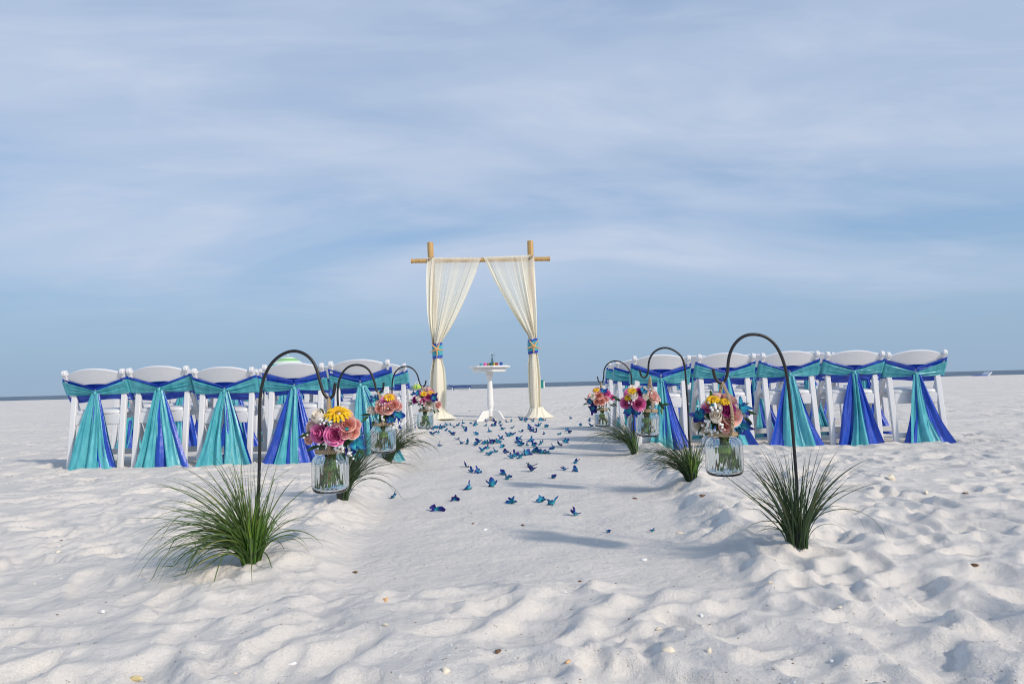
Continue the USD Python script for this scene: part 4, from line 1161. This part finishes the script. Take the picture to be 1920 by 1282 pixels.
# ---------------------------------------------------------------- orchid blossoms on the aisle
def make_blossom(seed, label, loc, rot, group, scale):
    t = thing('orchid_blossom', label, 'flower', loc, rot, group, scale)
    pet = orchid_petals(.036, seed, crush=True)
    for i, (m, c) in enumerate(pet):
        obj('petal' if i < len(pet) - 1 else 'lip', m, 'petal', t, tint=c)
    z = np.linspace(0, .024, 6)
    st = tube(np.stack([.25 * z, -.35 * z, -z], 1), .0016, 6)
    obj('stalk', st, 'petal', t, tint=np.broadcast_to([.05, .26, .28], (len(st[0]), 3)))
    return t
NEAR = [(738, 934, 'lone flat blue orchid blossom at the left edge of the aisle'), (818, 957, 'pale turquoise orchid blossom standing upright at front left of the aisle'),
        (852, 938, 'blue orchid blossom with raised petals, beside the upright turquoise one'), (880, 918, 'teal orchid blossom with dark tip left of the aisle centre'),
        (925, 913, 'turquoise orchid blossom with blue round petal near the aisle centre'), (963, 944, 'blue orchid blossom with two round petals in the aisle centre'),
        (1015, 941, 'pale blue orchid blossom touching a dark purple one'), (1036, 947, 'dark purple-blue orchid blossom touching a pale blue one'),
        (1079, 967, 'teal orchid blossom at front right of the aisle'), (1140, 998, 'small closed teal orchid bud, front right of the aisle'),
        (1222, 997, 'small dark teal orchid bud, nearest the right-hand grass'), (884, 886, 'blue orchid blossom, left of a touching pair'), (898, 886, 'blue orchid blossom, right of a touching pair'),
        (944, 891, 'pale teal orchid blossom with thin raised petal'), (951, 899, 'dark green-blue orchid blossom curled up beside a pale one'),
        (993, 876, 'navy orchid blossom on top of a clump right of centre'), (996, 884, 'turquoise orchid blossom under the navy one'), (1036, 897, 'purple and teal orchid blossom in the hook shadow'),
        (1057, 882, 'grey-purple orchid blossom at right of the aisle'), (1079, 869, 'flat green-teal orchid petal alone at right'), (1081, 884, 'blue orchid blossom with long stem at right of the aisle'),
        (873, 875, 'flat pale turquoise orchid blossom above the blue pair')]
CR = lambda *ps: [(780 + a / 5.341, 770 + b / 5.341) for a, b in ps]
FARB = CR((945, 480), (990, 465), (1050, 480), (1085, 445), (1130, 440), (1185, 420), (1230, 420), (1270, 430), (1310, 430), (670, 410), (740, 445), (790, 420), (905, 425), (870, 370), (720, 385), (230, 358), (445, 330), (520, 335), (595, 348),
          (640, 322), (715, 325), (770, 330), (820, 322), (850, 288), (1030, 288), (1150, 308), (1020, 330), (1060, 352), (1105, 348), (1180, 362), (1255, 340), (1435, 352), (1380, 387), (1490, 320), (160, 242), (225, 230), (300, 205), (340, 222), (370, 247),
          (425, 292), (605, 242), (490, 207), (730, 212), (855, 190), (915, 242), (960, 250), (1050, 212), (1130, 160), (1150, 202), (1180, 207), (1290, 237), (1245, 152), (1310, 168), (1440, 240), (1500, 202), (1530, 227), (1650, 152), (1750, 160), (1735, 107),
          (1545, 82), (1070, 97), (1095, 112), (1165, 112), (1270, 97), (905, 117), (960, 110), (770, 107), (695, 112), (845, 125), (545, 132), (465, 127), (430, 152), (380, 172), (600, 152), (710, 152), (780, 152), (860, 150), (475, 172), (970, 177),
          (160, 172), (200, 175), (240, 172), (280, 168), (310, 150), (340, 152), (180, 190), (260, 185), (1300, 100), (1240, 100), (1040, 92), (1105, 100), (935, 255), (690, 335), (740, 310), (1130, 185), (1210, 215), (1230, 160))
FARB += [(770, 803), (777, 806), (800, 806)]
protos, ORCH = [], []
rb = np.random.default_rng(88)
for i, (px, py, *lab) in enumerate(NEAR + FARB):
    p = ground(px, py)
    near = bool(lab)
    small = near and 'bud' in lab[0]
    sc = float(rb.uniform(.68, 1.08)) * (.55 if small else 1.0) * (1.0 if near else 1.12)
    rot = (float(rb.uniform(-48, 48)), float(rb.uniform(-45, 45)), float(rb.uniform(0, 360)))
    if near and 'upright' in lab[0]:
        rot = (85, 10, 20)
    loc = (p[0], p[1], p[2] + .006 * sc)
    pi = i if len(protos) < 12 else int(rb.integers(12))
    if near:
        label, grp = lab[0], None
    else:
        hue_ = np.random.default_rng(40 + pi * 3).random()
        colour = 'navy' if hue_ > .66 else ('bright blue' if hue_ > .33 else 'turquoise')
        if py < 796:
            zone = 'just before the table' if px < 1000 else 'before the right drape'
        elif px < 850 and py < 822:
            zone = 'beside the farthest left jar'
        elif px > 1055 and py < 825:
            zone = 'beside the farthest right jar'
        elif py < 822:
            zone = 'in the scatter left of the table' if px < 920 else 'in the scatter below the table'
        elif py < 842:
            zone = 'in the left mid-aisle arc' if px < 960 else 'in the right mid-aisle arc'
        else:
            zone = 'in the dense cluster at mid-aisle' if px > 940 else 'left of the mid-aisle cluster'
        label = f'{colour} orchid blossom {zone}'
        grp = f'{colour} orchid blossoms {zone}'
    if len(protos) < 12:
        protos.append(make_blossom(40 + i * 3, label, loc, rot, grp, sc)); ORCH.append((protos[-1], grp, px))
    else:
        bl = dup(protos[pi], 'orchid_blossom', label, 'flower', loc, rot, grp, sc)
        ORCH.append((bl, grp, px))
NTH = ['leftmost', 'second from left', 'third from left', 'fourth from left', 'fifth from left', 'sixth from left', 'seventh from left', 'eighth from left', 'ninth from left', 'tenth from left', 'eleventh from left', 'twelfth from left']
for g_ in sorted({g for _, g, _ in ORCH if g}):
    mem = sorted([(px, n) for n, (p, g, px) in enumerate(ORCH) if g == g_])
    for q, (px, n) in enumerate(mem):
        if len(mem) > 1:
            w = 'rightmost' if q == len(mem) - 1 else NTH[q]
            pr = ORCH[n][0]; pr.SetCustomDataByKey('label', g_.replace('blossoms', 'blossom') + ', ' + w)

# ---------------------------------------------------------------- shells, bits of leaf
def shard(r, R, flat):
    a = np.sort(r.uniform(0, 2 * PI, 9)); rad = R * r.uniform(.6, 1.1, 9)
    ring = np.stack([rad * np.cos(a), rad * np.sin(a) * r.uniform(.5, .9), 0 * a], 1)
    inner = ring * .55 + np.array([0, 0, R * flat]); ctr = np.array([[0, 0, R * flat * 1.25]])
    bot = ring * .9 - np.array([0, 0, R * .12])
    v = np.vstack([ring, inner, ctr, bot, [[0, 0, -R * .12]]]); f = []
    for i in range(9):
        j = (i + 1) % 9
        f += [[i, j, 9 + j], [i, 9 + j, 9 + i], [9 + i, 9 + j, 18], [j, i, 19 + i], [j, 19 + i, 19 + j], [19 + j, 19 + i, 28]]
    return v, np.array(f)
SH = [(190, 1148, 9, 'w', 'white triangular shell chip at lower left of the sand', 20), (1672, 899, 10, 'c', 'cream pointed shell standing in the sand at right', 62), (723, 1126, 8, 'o', 'small orange round shell in the foreground sand', 30),
      (724, 1172, 9, 'c', 'cream knobbly shell below the small orange one', 25), (835, 1259, 9, 'c', 'cream shell lump near the bottom edge, left of centre', 35), (1064, 1241, 9, 'o', 'tan curved shell sliver near the bottom edge', 15),
      (1253, 1220, 14, 'c', 'large cream shell piece at bottom, right of centre', 20), (1208, 1050, 8, 'w', 'flat white shell in the aisle mouth', 8), (1330, 1222, 8, 'c', 'small cream shell right of the large one', 40),
      (1236, 1182, 8, 'c', 'pale shell lump above the large cream shell', 40), (1826, 1060, 9, 'b', 'brown shell at far right below the grass level', 12), (1810, 1038, 5, 'b', 'tiny brown shell at far right', 10), (1275, 1000, 8, 'c', 'tan shell flake near the right grass shadow', 10),
      (1810, 930, 6, 'b', 'brown and white shell at upper right of the sand', 15), (1445, 1093, 7, 'c', 'pinkish shell right of the aisle mouth', 30), (1574, 1139, 7, 'c', 'tan shell piece below the right grass', 12), (255, 1275, 14, 'y', 'yellowish shell cut by the bottom edge at left', 25),
      (550, 1245, 10, 'w', 'flat white shell in the lower left foreground', 8), (910, 993, 6, 'w', 'white shell fragment in the front of the aisle', 8), (1315, 1155, 6, 'w', 'white thin shell right of centre foreground', 30),
      (1735, 928, 8, 'c', 'cream shell fragment in the right dimples', 25), (108, 1035, 7, 'c', 'pale tan shell patch at left', 6), (1190, 840 + 95, 6, 'b', 'small brown leaf scrap on the right berm', 10), (1317, 931, 7, 'b', 'dry brown leaf scrap on the right-hand berm', 35),
      (666, 1074, 7, 'b', 'dry brown leaf scrap left of the aisle mouth', 15), (934, 1223, 7, 'b', 'curled brown leaf near the bottom centre', 45), (887, 982, 4, 'b', 'dark speck of leaf in the aisle front', 15), (1088, 1091, 6, 'b', 'dark leaf scrap at the aisle mouth', 15),
      (980, 985, 5, 'b', 'dark scrap at the left end of the jar shadow', 15), (115, 1010, 5, 'b', 'brown twig scrap at left', 10), (1060, 1110, 4, 'w', 'tiny white shell at the aisle mouth', 20), (1560, 1240, 6, 'w', 'white shell chip at lower right', 20)]
SC = dict(w=(.80, .79, .77), c=(.74, .66, .52), o=(.62, .38, .20), b=(.13, .07, .035), y=(.70, .56, .28))
rs = np.random.default_rng(12)
for px, py, w, c, lab, til in SH:
    p = ground(px, py); R = w * p[1] / FPX
    v, f = shard(rs, R, .28)
    v = v @ rotm(math.radians(til), 0, rs.uniform(-.6, .6)).T + p + np.array([0, 0, R * (.05 + .5 * math.sin(math.radians(til)))])
    tag(obj('shell' if c != 'b' else 'leaf_scrap', (v, f), 'shell', smooth=30, tint=np.clip(np.array(SC[c]) * rs.uniform(.85, 1.1, (len(v), 1)), 0, .85)), lab, 'shell' if c != 'b' else 'leaf scrap')
ms, cs = [], []
for q in range(4500):
    y = 1.25 + 4.5 * rs.random() ** 1.7; x = rs.uniform(-1, 1) * (.3 + .82 * y)
    R = rs.uniform(.0010, .0030) * (1 if rs.random() < .95 else 1.8)
    v, f = shard(rs, R, .35)
    v = v @ rotm(rs.normal(0, .4), rs.normal(0, .4), 0).T + np.array([x, y, H(x, y) + .0004])
    ms.append((v, f)); cs.append(np.broadcast_to(np.array(SC[('w', 'w', 'c', 'w', 'b', 'c', 'b')[int(rs.integers(7))]]), (len(v), 3)))
tag(obj('shell_grit', cat(*ms), 'shell', tint=np.vstack(cs)), 'fine crumbs of shell strewn over the sand', 'shell grit', kind='stuff')

# ---------------------------------------------------------------- things far down the beach
YU = 33.0
uc = at(540, 690, YU); um = thing('beach_umbrella', 'green and turquoise striped beach umbrella far behind the left chairs', 'umbrella', (uc[0], YU, H(uc[0], YU)))
ub = uc[2] - H(uc[0], YU)
plain('umb_green', (.22, .50, .17), .7); plain('umb_teal', (.12, .45, .42), .7); plain('umb_white', (.62, .72, .62), .7); plain('steel', (.5, .5, .5), .35)
R_, Hc = .92, .56
for q in range(5):
    t0, t1 = q / 5, (q + 1) / 5
    tt = np.linspace(t0, t1, 5)
    obj('canopy_stripe', lathe([(R_ * t, ub + Hc * (1 - t ** 1.7)) for t in tt][::-1], 32, lambda th, pr: 1 + .02 * np.cos(8 * th) * (pr[:, :1] / R_)), ('umb_teal', 'umb_white', 'umb_green', 'umb_white', 'umb_teal')[q], um, smooth=40)
obj('pole', tube([(0, 0, -.2), (0, 0, ub + Hc + .08)], .018, 10), 'steel', um)
kn = trimesh.creation.icosphere(1, .035); kn.apply_translation((0, 0, ub + Hc + .07)); obj('finial', kn, 'umb_white', um, smooth=True)

def lounger(px, py, Y, length, label, col, yaw, back):
    c = at(px, py, Y); z = c[2] - .30
    t = thing('beach_lounger', label, 'lounger', (c[0], Y, z), (0, 0, yaw))
    nm = 'canvas_' + str(len(MAT)); plain(nm, col, .7)
    L = length / 2
    s_ = np.linspace(0, 1, 12)
    P = np.stack([np.stack([-L + 2 * L * .62 * s_, 0 * s_ + w, .26 + .03 * np.sin(3 * s_)], 1) for w in np.linspace(-.28, .28, 6)], 1)
    obj('cushion', solid(P, .08), nm, t, smooth=40)
    P = np.stack([np.stack([-L + 2 * L * .62 + .35 * s_ * .8, 0 * s_ + w, .27 + back * s_], 1) for w in np.linspace(-.28, .28, 6)], 1)
    obj('backrest', solid(P, .06), 'white_resin' if back > .15 else nm, t, smooth=40)
    for x_ in (-L * .9, L * .3):
        for y_ in (-.25, .25):
            obj('leg', beam((x_, y_, -.2), (x_, y_, .24), .04, .04), 'white_resin', t)
lounger(857, 724, 40, 1.6, 'dark blue beach lounger far off behind the left drape', (.01, .04, .22), 180, .10)
lounger(1843, 703.5, 44, 1.05, 'blue beach lounger with white backrest at the far right shore', (.01, .05, .34), 8, .22)
c = at(1016.5, 723, 40)
bn = thing('litter_bin', 'small teal litter bin with white side beyond the right drape', 'bin', (c[0], 40, H(c[0], 40)), (0, 0, -20))
plain('bin_teal', (.03, .30, .25), .5)
obj('body', beam((0, 0, -.1), (0, 0, .42), .24, .24, .02), 'bin_teal', bn); obj('lid', beam((0, 0, .422), (0, 0, .46), .27, .27, .012), 'bin_teal', bn)
obj('side_panel', beam((.124, 0, 0), (.124, 0, .40), .006, .2, .002), 'white_resin', bn)
c = at(782, 727, 30)
bg = thing('beach_bag', 'small yellow-green beach bag far behind the left chairs', 'bag', (c[0], 30, H(c[0], 30)))
plain('bag_lime', (.42, .55, .12), .7); plain('bag_green', (.03, .28, .08), .7)
kn = trimesh.creation.icosphere(3, 1.0); kv = kn.vertices * np.array([.19, .12, .12]); kv[:, 2] += .12 + c[2] - H(c[0], 30) - .08
obj('body', (kv, kn.faces), 'bag_lime', bg, smooth=True)
zc = .12 + c[2] - H(c[0], 30) - .08
obj('mark', beam((0, -.122, zc - .06), (0, -.122, zc + .06), .03, .012, .003), 'bag_green', bg)
th = np.linspace(0, PI, 16); obj('handle', tube(np.stack([.08 * np.cos(th), 0 * th, zc + .10 + .13 * np.sin(th)], 1), .014, 8), 'white_resin', bg)
